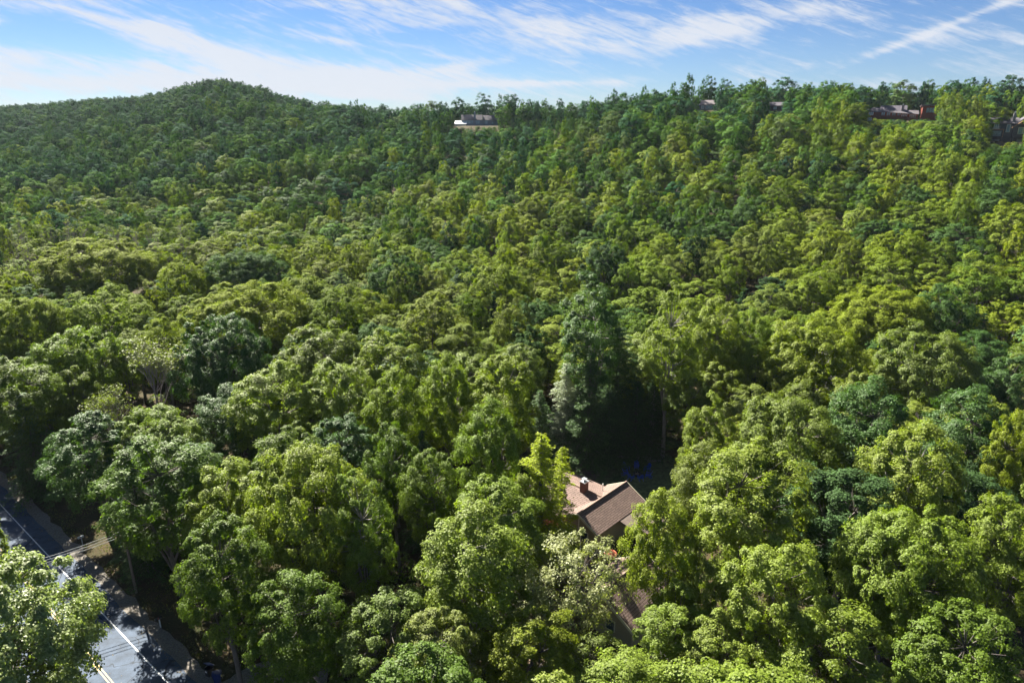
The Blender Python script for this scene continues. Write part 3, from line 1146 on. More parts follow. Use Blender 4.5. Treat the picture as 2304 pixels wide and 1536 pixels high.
ng.links.new(gi.outputs[0], ip.inputs['Points'])
ng.links.new(jn.outputs[0], ip.inputs['Instance'])
ip.inputs['Pick Instance'].default_value = True
ng.links.new(attr('idx', 'INT'), ip.inputs['Instance Index'])
cx = ng.nodes.new('ShaderNodeCombineXYZ')
ng.links.new(attr('rot', 'FLOAT'), cx.inputs[2])
ng.links.new(cx.outputs[0], ip.inputs['Rotation'])
ng.links.new(attr('scl', 'FLOAT_VECTOR'), ip.inputs['Scale'])
ng.links.new(ip.outputs[0], go.inputs[0])
fo.modifiers.new('wood', 'NODES').node_group = ng
print('TREES', len(TREES), 'REST', len(REST), 'far index', len(protos))

HAZE = 0.00004

# ------------------------------------------------------------------ ground
def groundmat():
    m, t = newmat('forest_floor')
    out = t.nodes.new('ShaderNodeOutputMaterial')
    b = t.nodes.new('ShaderNodeBsdfPrincipled')
    b.inputs['Roughness'].default_value = .95
    b.inputs['Specular IOR Level'].default_value = .1
    c = t.nodes.new('ShaderNodeTexCoord')
    f = noise_tex(c.outputs['Object'], (0, 0, 0), 0, (1, 1, 1), .35, 8, .65, 0, t)
    g = noise_tex(c.outputs['Object'], (9, 0, 0), 0, (1, 1, 1), 4.0, 8, .7, 0, t)
    r = t.nodes.new('ShaderNodeValToRGB')
    e = r.color_ramp.elements
    e[0].position, e[0].color = .36, (.020, .030, .009, 1)
    e[1].position, e[1].color = .66, (.085, .055, .036, 1)
    k = e.new(.5)
    k.color = (.048, .040, .020, 1)
    t.links.new(mth('ADD', mth('MULTIPLY', f, .6, tree=t), mth('MULTIPLY', g, .4, tree=t), tree=t), r.inputs[0])
    t.links.new(r.outputs[0], b.inputs['Base Color'])
    bp = t.nodes.new('ShaderNodeBump')
    bp.inputs['Distance'].default_value = .12
    t.links.new(g, bp.inputs['Height'])
    t.links.new(bp.outputs[0], b.inputs['Normal'])
    t.links.new(b.outputs[0], out.inputs[0])
    return m


def axis(lo, hi, bands):
    out = [lo]
    x = lo
    while x < hi:
        a = abs(x)
        st_ = next(s for lim, s in bands if a < lim)
        x += st_
        out.append(x)
    return out


xs = axis(-6000, 6000, [(110, 3), (420, 9), (900, 30), (1e9, 300)])
ys = axis(-600, 9000, [(160, 3), (520, 8), (1100, 25), (1e9, 300)])
vv = []
for y in ys:
    for x in xs:
        vv.append((x, y, ground(x, y) if (abs(x) < 1400 and y < 1400) else -18.0))
nx = len(xs)
qq = [(j * nx + i, j * nx + i + 1, (j + 1) * nx + i + 1, (j + 1) * nx + i) for j in range(len(ys) - 1) for i in range(nx - 1)]
gm = np_mesh('ground', np.array(vv), np.array(qq))
gm.polygons.foreach_set('use_smooth', [True] * len(gm.polygons))
tag(link('ground', gm, groundmat()), kind='structure')

# ------------------------------------------------------------------ road
ASPH = simple('asphalt', (.042, .062, .100), .85, .9, .35, bump=.01, stretch=(1, 1, 1))  # blue of the sky-lit shade is put into the base colour
t = ASPH.node_tree
bs = next(n for n in t.nodes if n.type == 'BSDF_PRINCIPLED')
c = t.nodes.new('ShaderNodeTexCoord')
nw = t.nodes.new('ShaderNodeTexNoise')
nw.inputs['Scale'].default_value = .5
t.links.new(c.outputs['Object'], nw.inputs['Vector'])
va = t.nodes.new('ShaderNodeVectorMath')
va.operation = 'MULTIPLY_ADD'
va.inputs[1].default_value = (3, 3, 0)
t.links.new(nw.outputs['Color'], va.inputs[0])
t.links.new(c.outputs['Object'], va.inputs[2])
vo = t.nodes.new('ShaderNodeTexVoronoi')
vo.feature = 'DISTANCE_TO_EDGE'
vo.inputs['Scale'].default_value = .22
t.links.new(va.outputs[0], vo.inputs['Vector'])
ck = t.nodes.new('ShaderNodeMapRange')
t.links.new(vo.outputs['Distance'], ck.inputs['Value'])
ck.inputs['From Min'].default_value = .004
ck.inputs['From Max'].default_value = .012
ck.inputs['To Min'].default_value = .35
fine = noise_tex(c.outputs['Object'], (0, 0, 0), 0, (1, 1, 1), 14, 3, .7, 0, t)
mul = t.nodes.new('ShaderNodeVectorMath')
mul.operation = 'SCALE'
t.links.new(bs.inputs['Base Color'].links[0].from_socket, mul.inputs[0])
t.links.new(mth('MULTIPLY', ck.outputs[0], mth('MULTIPLY_ADD', fine, 1.2, .4, tree=t), tree=t), mul.inputs['Scale'])
t.links.new(mul.outputs[0], bs.inputs['Base Color'])
GRAV = simple('gravel', (.150, .135, .120), .95, 7, .5, bump=.04)
WHITE = simple('road_paint_white', (.62, .64, .66), .6, 5, .45)
YELL = simple('road_paint_yellow', (.45, .28, .05), .6, 5, .45)


def strip(o0, o1, z, name, mat, s0=-90, s1=260, jag=0.0, seed=0, seg=1.2):
    n = int((s1 - s0) / seg) if jag else 60
    vs, fs = [], []
    for i in range(n + 1):
        s = s0 + (s1 - s0) * i / n
        for k, o in enumerate((o0, o1)):
            jj = jag * n2d(s, k * 40 + seed, 2.2) * (1 if k else 0) * 2
            p = RD_P + RD_DIR * s + RD_N * (o + jj)
            vs.append((p.x, p.y, z))
        if i:
            a = 2 * i
            fs.append((a - 2, a - 1, a + 1, a))
    me = bpy.data.meshes.new(name)
    me.from_pydata(vs, [], fs)
    me.update()
    return tag(link(name, me, mat), kind='structure')


strip(-11.5, 3.1, .180, 'road_shoulder', GRAV, jag=.35, seed=4)
strip(-8.3, 1.75, .200, 'road', ASPH, jag=.12, seed=9, seg=.8)
for o in (0, -6.85):
    strip(o - .06, o + .06, .206, 'road_edge_line', WHITE)
for o in (-3.26, -3.52):
    strip(o - .055, o + .055, .206, 'road_centre_line', YELL)


def patch(name, mat, pts, z, seed=0):
    """a flat irregular patch of ground cover"""
    n = len(pts)
    vs = []
    for i in range(n):
        a, b = Vector(pts[i]), Vector(pts[(i + 1) % n])
        for k in range(6):
            p = a.lerp(b, k / 6)
            q = Vector((n2d(p.x, p.y, 1.7, seed + .3), n2d(p.x, p.y, 1.7, seed + 3.3), 0)) * .55
            vs.append((p.x + q.x, p.y + q.y, z))
    me = bpy.data.meshes.new(name)
    me.from_pydata(vs, [], [tuple(range(len(vs)))])
    me.update()
    return tag(link(name, me, mat), kind='structure')


def P2(px, py, z=0):
    p = at(px, py, z)
    return (p.x, p.y, 0)


DIRT = simple('bare_dirt', (.130, .095, .070), .95, 1.2, .45, bump=.03)
patch('driveway', GRAV, [P2(470, 1560), P2(560, 1500), P2(640, 1470), P2(760, 1480), P2(700, 1600)], .185, 1)
patch('lawn', simple('lawn_grass', (.095, .115, .045), .95, 2.2, .55, bump=.05), [P2(1262, 1085), P2(1275, 1040), P2(1330, 1020), P2(1500, 1022), P2(1540, 1060), P2(1540, 1140), P2(1420, 1180), P2(1250, 1150)], .19, 2)
patch('dirt_yard', DIRT, [P2(1235, 1160), P2(1262, 1060), P2(1310, 1052), P2(1350, 1068), P2(1330, 1100), P2(1290, 1160)], .196, 3)
patch('house_yard', simple('yard_soil', (.15, .105, .07), .95, 1.5, .45, bump=.03), [P2(1120, 1500), P2(1100, 1340), P2(1180, 1250), P2(1300, 1230), P2(1390, 1260), P2(1340, 1330), P2(1300, 1420), P2(1240, 1560)], .19, 5)

# ------------------------------------------------------------------ undergrowth, leaves and grass on the floor
rng = np.random.default_rng(77)
cen, rds, outs = [], [], []
for _ in range(5000):
    t_ = rng.uniform(-.8, .8)
    d_ = 30 + rng.random() ** .8 * 110
    y_ = d_ / math.sqrt(1 + t_ * t_)
    x_ = y_ * t_
    if len(cen) > 900:
        break
    if footprint(x_, y_) or -13 < road_off(x_, y_) < 7.5:
        continue
    rr_ = rng.uniform(.5, 1.5)
    cen.append(np.array([x_, y_, ground(x_, y_) + rr_ * .35]))
    rds.append(rr_)
    outs.append(np.zeros(3))
v_, q_ = tuft_cloud(rng, cen, rds, outs, 90, 6, .30, .8)
tag(link('undergrowth', np_mesh('undergrowth', v_, q_), LEAF['mid-green']), 'low leafy undergrowth on the shaded forest floor', 'undergrowth', kind='stuff')
cg, ng_ = [], []
for _ in range(14000):
    s_ = rng.uniform(-60, 90)
    o_ = rng.uniform(2.6, 8.5) if rng.random() < .8 else rng.uniform(-14, -10.5)
    p = RD_P + RD_DIR * s_ + RD_N * o_
    if n2d(p.x, p.y, 2.5, 8) < -.05:
        continue
    cg.append((p.x, p.y, ground(p.x, p.y) + .2))
    ng_.append((rng.normal(), rng.normal(), .25))
GRASS = leafmat('verge_grass_blades', [(.14, .14, .04), (.10, .12, .03)], .3)
v_, q_ = leaves(rng, np.array(cg), np.array(ng_), .24, .35, np.array([[0, 0, 1.0]] * len(cg)) + rng.normal(size=(len(cg), 3)) * .3)
tag(link('verge_grass', np_mesh('verge_grass', v_, q_), GRASS), 'rough yellowish grass tufts on the road verge', 'grass', kind='stuff')

cl, nl = [], []
for _ in range(2600):
    s_ = rng.uniform(-40, 90)
    o_ = 1.2 + abs(rng.normal()) * 1.6 if rng.random() < .8 else rng.uniform(-8, 1)
    p = RD_P + RD_DIR * s_ + RD_N * o_
    cl.append((p.x, p.y, .225))
    nl.append((rng.normal() * .2, rng.normal() * .2, 1))
v_, q_ = leaves(rng, np.array(cl), np.array(nl), .13)
tag(link('leaf_litter', np_mesh('leaf_litter', v_, q_), leafmat('dry_leaves', [(.16, .12, .06), (.10, .09, .04)], .1)), 'dry leaves scattered along the edge of the road', 'leaf litter', kind='stuff')

# ------------------------------------------------------------------ houses near
SHINGLE, t = newmat('brown_shingles')
out = t.nodes.new('ShaderNodeOutputMaterial')
b = t.nodes.new('ShaderNodeBsdfPrincipled')
b.inputs['Roughness'].default_value = .85
b.inputs['Specular IOR Level'].default_value = .3
uvn = t.nodes.new('ShaderNodeUVMap')
br = t.nodes.new('ShaderNodeTexBrick')
br.inputs['Scale'].default_value = 1.0
br.inputs['Brick Width'].default_value = .9
br.inputs['Row Height'].default_value = .26
br.inputs['Mortar Size'].default_value = .035
br.inputs['Mortar Smooth'].default_value = .4
br.inputs['Color1'].default_value = (.215, .148, .130, 1)
br.inputs['Color2'].default_value = (.165, .115, .100, 1)
br.inputs['Mortar'].default_value = (.075, .050, .040, 1)
t.links.new(uvn.outputs[0], br.inputs['Vector'])
nf_ = noise_tex(uvn.outputs[0], (0, 0, 0), 0, (1, 1, 1), .8, 6, .6, 0, t)
sc_ = t.nodes.new('ShaderNodeVectorMath')
sc_.operation = 'SCALE'
t.links.new(br.outputs[0], sc_.inputs[0])
t.links.new(mth('MULTIPLY_ADD', nf_, .6, .7, tree=t), sc_.inputs['Scale'])
t.links.new(sc_.outputs[0], b.inputs['Base Color'])
bp = t.nodes.new('ShaderNodeBump')
bp.inputs['Distance'].default_value = .03
bp.invert = True
t.links.new(br.outputs['Fac'], bp.inputs['Height'])
t.links.new(bp.outputs[0], b.inputs['Normal'])
t.links.new(b.outputs[0], out.inputs[0])

TAN = simple('tan_siding', (.30, .25, .17), .8, 3, .12, stretch=(.3, .3, 12))
TRIM = simple('cream_trim', (.62, .58, .44), .6, 3, .1)
GLASS = simple('window_glass', (.05, .07, .09), .08, 1, .2, spec=.8)
BRICK = simple('chimney_brick', (.14, .065, .05), .85, 6, .35, bump=.02)
METAL = simple('galvanised_metal', (.55, .58, .62), .35, 4, .12, metal=.8)
RIDGE = simple('ridge_cap_shingles', (.22, .15, .12), .85, 4, .25)


def uv_slab(mb_pts, th, name, mat, parent):
    """roof plane: eave start, eave end, ridge end, ridge start; rows run along the eave"""
    a = [Vector(p) for p in mb_pts]
    m = MB().slab(a, th)
    me = m.mesh(name)
    ul = me.uv_layers.new(name='UVMap')
    e = (a[1] - a[0]).normalized()
    n = (a[1] - a[0]).cross(a[3] - a[0]).normalized()
    s = n.cross(e)
    for lp in me.loops:
        d = me.vertices[lp.vertex_index].co - a[0]
        ul.data[lp.index].uv = (d.dot(e), d.dot(s) if abs(d.dot(s)) > 1e-4 or True else 0)
    return link(name, me, mat, parent)


def gable(parent, A, u, p, ln, hw, ze, zr, over=.35, wallmat=None, mat=None, z0=0.0, left=True, right=True, rakes=(True, True), name='wall'):
    """gabled volume: ridge from A along u for ln, half width hw along p"""
    A = Vector((A.x, A.y, 0))
    B = A + u * ln
    sl = (zr - ze) / hw
    wv = []
    for q in (A + u * .3, B - u * .3):
        for (k, z) in ((-1, z0), (1, z0), (1, 0), (0, 1), (-1, 0)):
            w = hw - .35
            zz = z0 if (k != 0 and z == z0 and False) else None
            if z == z0 and (k in (-1, 1)) and len(wv) % 5 < 2:
                zz = z0
            elif k == 0:
                zz = zr - .16
            else:
                zz = zr - .16 - sl * w
            wv.append(q + p * (k * w) + Vector((0, 0, zz)))
    m = MB()
    m.add(wv, [(0, 1, 2, 3, 4), (9, 8, 7, 6, 5), (1, 0, 5, 6), (2, 1, 6, 7), (3, 2, 7, 8), (4, 3, 8, 9), (0, 4, 9, 5)])
    m.build(name, wallmat or TAN, parent)
    rid_a, rid_b = A + Vector((0, 0, zr)), B + Vector((0, 0, zr))
    ea, eb = Vector((0, 0, ze)), Vector((0, 0, ze))
    if right:
        q = [A + p * hw + ea, B + p * hw + eb, rid_b, rid_a]
        uv_slab(q, .12, 'roof_slope', mat or SHINGLE, parent)
    if left:
        q = [B - p * hw + ea, A - p * hw + ea, rid_a, rid_b]
        uv_slab(q, .12, 'roof_slope', mat or SHINGLE, parent)
    for flag, q, s in ((rakes[0], A, -1), (rakes[1], B, 1)):
        if flag:
            mm = MB()
            for k in (-1, 1):
                t0 = q + p * (k * (hw + .02)) + Vector((0, 0, ze - .10))
                t1 = q + Vector((0, 0, zr - .10))
                off = u * (s * .045)
                vs = [t0 - off * .9, t1 - off * .9, t1 + off, t0 + off]
                lo = [v + Vector((0, 0, -.22)) for v in vs]
                hi = [v + Vector((0, 0, .12)) for v in vs]
                mm.add(hi + lo, [(0, 1, 2, 3), (7, 6, 5, 4), (0, 4, 5, 1), (1, 5, 6, 2), (2, 6, 7, 3), (3, 7, 4, 0)])
            mm.build('rake_board', TRIM, parent)
    return rid_a, rid_b


house = empty('house', tuple(H_A))
tag(house, 'tan house under a brown shingle roof in the clearing below the lawn', 'house')


def local(o):
    """children were made in world space: keep them there"""
    pass


class Loc:
    pass


hu, hp = HU, HP
O0 = Vector((0, 0, 0))
ZE, ZR = 3.0, 4.75
gable(house, O0, hu, hp, 10.6, 3.1, ZE, ZR)
# cross wing to the left-back
XC = hu * 5.4
gable(house, XC - hp * .2, -hp, hu, 10.5, 5.1, 2.75, 4.60, rakes=(False, True), name='wing_wall')
# ridge caps
mb = MB()
mb.tube([hu * -.0 + Vector((0, 0, ZR + .02)), hu * 10.6 + Vector((0, 0, ZR + .02))], .13, 6)
mb.build('ridge_cap', RIDGE, house)
mb = MB()
mb.tube([XC - hp * .3 + Vector((0, 0, 4.62)), XC - hp * 10.7 + Vector((0, 0, 4.62))], .12, 6)
mb.build('ridge_cap', RIDGE, house)
# chimney on the wing ridge
cc = XC - hp * 3.0 + hu * -.2
mb = MB().box(cc + Vector((0, 0, 4.9)), (.85, .75, 1.9), math.atan2(hu.y, hu.x))
ch = mb.build('chimney', BRICK, house)
mb = MB().box(cc + Vector((0, 0, 5.90)), (1.0, .9, .10), math.atan2(hu.y, hu.x))
mb.tube([cc + Vector((0, 0, 5.95)), cc + Vector((0, 0, 6.25))], .2, 8)
mb.box(cc + Vector((0, 0, 6.29)), (.6, .6, .05), math.atan2(hu.y, hu.x))
cp = mb.build('chimney_cap', METAL, ch)
vp = XC - hp * 2.0 + hu * 2.6
mb = MB().tube([vp + Vector((0, 0, 3.3)), vp + Vector((0, 0, 4.75))], .07, 8)
mb.build('vent_pipe', simple('pvc', (.7, .7, .68), .5), house)
# windows on the gable facing the camera and cream corner boards
for k, (w_, h_) in ((-.9, (.9, 1.2)), (.9, (.9, 1.2))):
    c_ = hu * .27 + hp * k
    yaw = math.atan2(hp.y, hp.x)
    wf = MB().box(c_ + Vector((0, 0, 1.8)), (w_ + .2, .08, h_ + .2), yaw).build('window', TRIM, house)
    MB().box(c_ - hu * .04 + Vector((0, 0, 1.8)), (w_, .06, h_), yaw).build('pane', GLASS, wf)
yaw = math.atan2(hp.y, hp.x)
mb = MB()
for k in (-2.78, 2.78):
    mb.box(hu * .27 + hp * k + Vector((0, 0, 1.45)), (.16, .16, 2.9), yaw)
mb.box(hu * .24 + Vector((0, 0, 3.35)), (.12, .10, 1.5), yaw)
mb.build('corner_board', TRIM, house)
# low link roof between the house and the yard on the right, with eave boards
mb = MB()
mb.slab([hp * 3.05 + hu * 4.6 + Vector((0, 0, 2.95)), hp * 6.6 + hu * 4.6 + Vector((0, 0, 2.2)), hp * 6.6 + hu * 9.6 + Vector((0, 0, 2.2)), hp * 3.05 + hu * 9.6 + Vector((0, 0, 2.95))], .12)
mb.build('porch_roof', simple('dark_roof_felt', (.10, .075, .065), .9), house)
for a_ in (4.9, 9.3):
    MB().box(hp * 6.4 + hu * a_ + Vector((0, 0, 1.0)), (.14, .14, 2.2), yaw).build('porch_post', TRIM, house)

garage = empty('garage', tuple(G_A))
tag(garage, 'garage with a steep dark brown roof, half hidden at the bottom below the house', 'garage')
gable(garage, O0, hu, hp, 8.8, 4.1, 2.5, 5.05)
MB().tube([Vector((0, 0, 5.07)), hu * 8.8 + Vector((0, 0, 5.07))], .12, 6).build('ridge_cap', RIDGE, garage)
for k in (-1.2, 1.2):
    c_ = hu * .27 + hp * k
    wf = MB().box(c_ + Vector((0, 0, 1.7)), (1.1, .08, 1.3), yaw).build('window', TRIM, garage)
    MB().box(c_ - hu * .04 + Vector((0, 0, 1.7)), (.9, .06, 1.1), yaw).build('pane', GLASS, wf)
q_ = hu * 7.4 - hp * 1.6
MB().tube([q_ + Vector((0, 0, 3.7)), q_ + Vector((0, 0, 4.75))], .07, 8).build('vent_pipe', METAL, garage)


# ------------------------------------------------------------------ parasols
def parasol(name, p, rad, zt, col, label):
    e = empty(name, p)
    MB().tube([(0, 0, 0), (0, 0, zt - .1)], .03, 6).build('pole', METAL, e)
    m = MB()
    n = 8
    for i in range(n):
        a, b_ = 2 * math.pi * i / n, 2 * math.pi * (i + 1) / n
        mid = (a + b_) / 2
        A_ = Vector((math.cos(a) * rad, math.sin(a) * rad, zt - rad * .32))
        B_ = Vector((math.cos(b_) * rad, math.sin(b_) * rad, zt - rad * .32))
        M_ = Vector((math.cos(mid) * rad * .9, math.sin(mid) * rad * .9, zt - rad * .27))
        T_ = Vector((0, 0, zt))
        dn = Vector((0, 0, -.03))
        m.add([T_, A_, M_, B_, T_ + dn, A_ + dn, M_ + dn, B_ + dn], [(0, 1, 2), (0, 2, 3), (4, 6, 5), (4, 7, 6), (1, 5, 6, 2), (2, 6, 7, 3)])
        m.add([A_, B_, B_ + Vector((0, 0, -.2)), A_ + Vector((0, 0, -.2)), M_ + Vector((0, 0, -.02))], [(0, 3, 2, 1)])
    m.build('canopy', col, e)
    MB().box((0, 0, .05), (.6, .6, .1)).build('base', METAL, e)
    tag(e, label, 'umbrella')
    return e


parasol('patio_umbrella', tuple(at(1236, 1177, 2.4) - Vector((0, 0, 2.4))), 1.5, 2.6, simple('red_canvas', (.50, .03, .06), .8, 3, .15),
        'dark red patio umbrella beside the left corner of the house')
parasol('patio_umbrella', tuple(at(1374, 1240, 2.4) - Vector((0, 0, 2.4))), 0.8, 2.4, simple('orange_canvas', (.60, .17, .09), .8, 3, .15),
        'orange patio umbrella between the house and the garage')

# ------------------------------------------------------------------ chairs and fire pit
BLUE = simple('blue_paint', (.03, .08, .50), .45, 6, .2)


def chair(label):
    e = empty('garden_chair')
    m = MB()
    tilt = Matrix.Rotation(R(10), 4, 'X')
    for k in range(5):
        m.box((0, .28 - k * .115, .36 + (4 - k) * -.018 + .05 * (k / 4)), (.52, .10, .022), 0, tilt)
    m.build('seat', BLUE, e)
    m = MB()
    hs = [.62, .72, .78, .80, .78, .72, .62]
    for k, h in enumerate(hs):
        x = (k - 3) * .085
        m.box((x, -.20 - .17 * h / .8, .30 + h / 2), (.078, .022, h), 0, Matrix.Rotation(R(24), 4, 'X'))
    m.build('backrest', BLUE, e)
    for s in (-1, 1):
        MB().box((s * .31, .05, .56), (.12, .66, .025)).build('armrest', BLUE, e)
        MB().box((s * .285, .33, .28), (.03, .09, .56)).build('leg', BLUE, e)
        m = MB()
        m.box((s * .262, -.12, .20), (.025, .86, .09), 0, Matrix.Rotation(R(20), 4, 'X'))
        m.build('side_rail', BLUE, e)
        MB().box((s * .285, -.22, .28), (.03, .05, .56)).build('leg', BLUE, e)
    tag(e, label, 'chair', 'blue chairs round the fire pit')
    return e


CH = [(1409, 1057, 'blue slatted garden chair on the upper left of the fire pit'),
      (1432, 1054, 'blue slatted garden chair at the top of the ring, farthest from the house'),
      (1456, 1059, 'blue slatted garden chair on the upper right of the fire pit'),
      (1407, 1068, 'leftmost blue garden chair of the ring, facing right'),
      (1459, 1073, 'rightmost blue garden chair of the ring, facing left'),
      (1419, 1078, 'blue garden chair on the lower left of the ring with its back to the house'),
      (1441, 1079, 'blue garden chair on the lower right of the ring, nearest to the house')]
c0 = None
for (px, py, lb) in CH:
    p = at(px, py, .2)
    p.z = .19
    q = FIRE - p
    rz = math.atan2(q.y, q.x) - math.pi / 2
    if c0 is None:
        c0 = chair(lb)
        e = c0
    else:
        e = c0.copy()
        COL.objects.link(e)
        e['label'] = lb
        for chd in list(c0.children):
            d = chd.copy()
            COL.objects.link(d)
            d.parent = e
    e.location = p
    e.scale = (1.1, 1.1, 1.1)
    e.rotation_euler = (0, 0, rz)
fp = empty('fire_pit', (FIRE.x, FIRE.y, .19))
m = MB()
n = 14
ST = simple('charred_iron', (.03, .03, .035), .5, 5, .3)
vs = []
for r_, z_ in ((.50, 0), (.62, .35), (.56, .35), (.44, .06)):
    vs += [(math.cos(6.2832 * i / n) * r_, math.sin(6.2832 * i / n) * r_, z_) for i in range(n)]
m.add(vs, [(k * n + i, k * n + (i + 1) % n, (k + 1) * n + (i + 1) % n, (k + 1) * n + i) for k in range(3) for i in range(n)] + [tuple(3 * n + i for i in range(n))])
m.build('bowl', ST, fp)
m = MB()
for a_ in (0.2, 1.1, 2.3):
    d_ = Vector((math.cos(a_), math.sin(a_), 0))
    m.tube([d_ * -.35 + Vector((0, 0, .18)), d_ * .35 + Vector((0, 0, .30))], .05, 6)
m.build('firewood', simple('ashy_wood', (.30, .24, .22), .9, 5, .4), fp)
tag(fp, 'round black fire pit in the middle of the blue chairs', 'fire pit')


# logs
def log(name, pts, r, label, mat):
    m = MB()
    pp = [Vector(p) for p in pts]
    m.tube(pp, [r * 1.0, r * .95, r * 1.05, r * .8][:len(pp)], 9)
    o = m.build(name, mat, None, True)
    tag(o, label, 'log')
    return o


A_, B_ = at(1382, 1026, .4), at(1465, 1031, .4)
log('fallen_log', [A_, A_.lerp(B_, .35) + Vector((0, .2, 0)), A_.lerp(B_, .7), B_], .27, 'long fallen log lying along the back of the lawn', BARKG)
A_, B_ = at(1457, 1036, .35), at(1487, 1036, .35)
log('fallen_log', [A_, A_.lerp(B_, .5), B_], .12, 'short pale log at the foot of the tall bare bole', BARKP)
A_, B_ = at(1383, 1036, .9), at(1388, 1041, .2)
# ------------------------------------------------------------------ mailboxes
for (px, py, colr, lb, pc) in ((362, 1413, (.02, .02, .025), 'black mailbox on a white post beside the gravel shoulder', (.6, .62, .62)),
                               (187, 1228, (.40, .44, .50), 'grey mailbox on a pale post below the dark hemlocks', (.3, .34, .40))):
    p = at(px, py, 0)
    e = empty('mailbox', (p.x, p.y, .1), math.atan2(RD_N.y, RD_N.x))
    MB().box((0, 0, .55), (.10, .10, 1.15)).build('post', simple('post_paint', pc, .7), e)
    m = MB()
    k = 8
    prof = [(-.12, 0), (.12, 0)] + [(math.cos(math.pi * i / k) * .12, .14 + math.sin(math.pi * i / k) * .12) for i in range(k + 1)]
    L0 = [(-.38, a, 1.13 + b_) for a, b_ in prof]
    L1 = [(.28, a, 1.13 + b_) for a, b_ in prof]
    nn = len(prof)
    m.add(L0 + L1, [tuple(range(nn))[::-1], tuple(range(nn, 2 * nn))] + [(i, (i + 1) % nn, nn + (i + 1) % nn, nn + i) for i in range(nn)])
    m.build('box', simple('mailbox_paint', colr, .45), e)
    m = MB().box((-.1, -.135, 1.32), (.03, .02, .22))
    m.build('flag', simple('flag_paint', (.45, .04, .03), .5), e)
    tag(e, lb, 'mailbox', 'mailboxes by the road')


# ------------------------------------------------------------------ wheelie bins
def bin_(p, rz, label, body, lid, opened):
    e = empty('wheelie_bin', p, rz)
    m = MB()
    b0, b1, h = (.23, .27), (.29, .36), 1.0
    vs = [(x * b0[0], y * b0[1], .06) for x, y in ((-1, -1), (1, -1), (1, 1), (-1, 1))] + [(x * b1[0], y * b1[1], h) for x, y in ((-1, -1), (1, -1), (1, 1), (-1, 1))]
    ins = [(x * (b1[0] - .03), y * (b1[1] - .03), h) for x, y in ((-1, -1), (1, -1), (1, 1), (-1, 1))] + [(x * (b0[0] - .02), y * (b0[1] - .02), .12) for x, y in ((-1, -1), (1, -1), (1, 1), (-1, 1))]
    m.add(vs + ins, [(3, 2, 1, 0), (0, 1, 5, 4), (1, 2, 6, 5), (2, 3, 7, 6), (3, 0, 4, 7), (4, 5, 9, 8), (5, 6, 10, 9), (6, 7, 11, 10), (7, 4, 8, 11), (8, 9, 13, 12), (9, 10, 14, 13), (10, 11, 15, 14), (11, 8, 12, 15), (12, 13, 14, 15)])
    m.build('body', body, e)
    m = MB()
    for a, b_, c, d in (((0, -.375, h - .02), (.64, .03, .06), 0, 0), ((0, .375, h - .02), (.64, .03, .06), 0, 0), ((-.305, 0, h - .02), (.03, .72, .06), 0, 0), ((.305, 0, h - .02), (.03, .72, .06), 0, 0)):
        m.box(a, b_)
    m.tube([(-.25, .44, h), (.25, .44, h)], .018, 6)
    m.build('rim', body, e)
    M = Matrix.Rotation(R(-38 if opened else 0), 4, 'X')
    hinge = Vector((0, .38, h + .04))
    m = MB()
    T = Matrix.Translation(hinge) @ M @ Matrix.Translation(-hinge)
    mm = MB().box((0, -.01, h + .055), (.66, .80, .035))
    mm.box((0, -.01, h + .085), (.54, .64, .03))
    mm.v = [tuple(T @ Vector(v)) for v in mm.v]
    mm.build('lid', lid, e)
    for s in (-1, 1):
        m = MB().tube([(s * .27, .30, .11), (s * .31, .30, .11)], .11, 12)
        m.build('wheel', ST, e)
    m = MB().box((0, -.345, .70), (.22, .012, .16), 0, Matrix.Rotation(R(-5), 4, 'X'))
    m.build('sticker', simple('sticker', (.7, .68, .7), .5), e)
    tag(e, label, 'bin', 'wheelie bins by the road')


NAVY = simple('navy_plastic', (.012, .030, .12), .4, 4, .15)
BLK = simple('black_plastic', (.012, .012, .016), .4, 4, .15)
p = at(472, 1517, .2); p.z = .12
bin_(p, math.atan2(RD_N.y, RD_N.x) - 1.35, 'black wheelie bin with a navy blue lid ajar, behind the other bin', BLK, NAVY, True)
p = at(490, 1531, .2); p.z = .12
bin_(p, math.atan2(RD_N.y, RD_N.x) - 2.1, 'closed navy blue wheelie bin in front at the bottom edge', NAVY, NAVY, False)

# ------------------------------------------------------------------ overhead wires and their poles
W0, W1 = at(62, 1269, 7.5), at(206, 1226, 7.5)
dv = (W1 - W0)
PA, PB = W0 - dv * 1.0, W1 + dv * .55
WOOD = simple('weathered_wood', (.16, .13, .11), .9, 3, .35, stretch=(1, 1, .2))
for q, lb in ((PA, 'wooden utility pole under the big maple at the bottom left'), (PB, 'wooden utility pole among the trees behind the grey mailbox')):
    e = empty('utility_pole', (q.x, q.y, 0))
    MB().tube([(0, 0, -.3), (0, 0, 8.3)], [.16, .11], 10).build('pole', WOOD, e)
    MB().box((0, 0, 7.7), (1.6, .1, .1), math.atan2(dv.y, dv.x) + 1.57).build('crossarm', WOOD, e)
    tag(e, lb, 'pole')
pd = Vector((-dv.y, dv.x, 0)).normalized()
for k, nm in ((-1, 'lowest'), (0, 'middle'), (1, 'upper')):
    pts = []
    for i in range(13):
        f = i / 12
        q = PA.lerp(PB, f) + pd * k * .55
        q.z = 7.85 - .5 * 4 * f * (1 - f)
        pts.append(q)
    o = MB().tube(pts, .03, 5).build('overhead_wire', simple('wire', (.45, .45, .46), .4), None)
    tag(o, '%s of the three overhead wires crossing the road' % nm, 'wire', 'overhead wires')

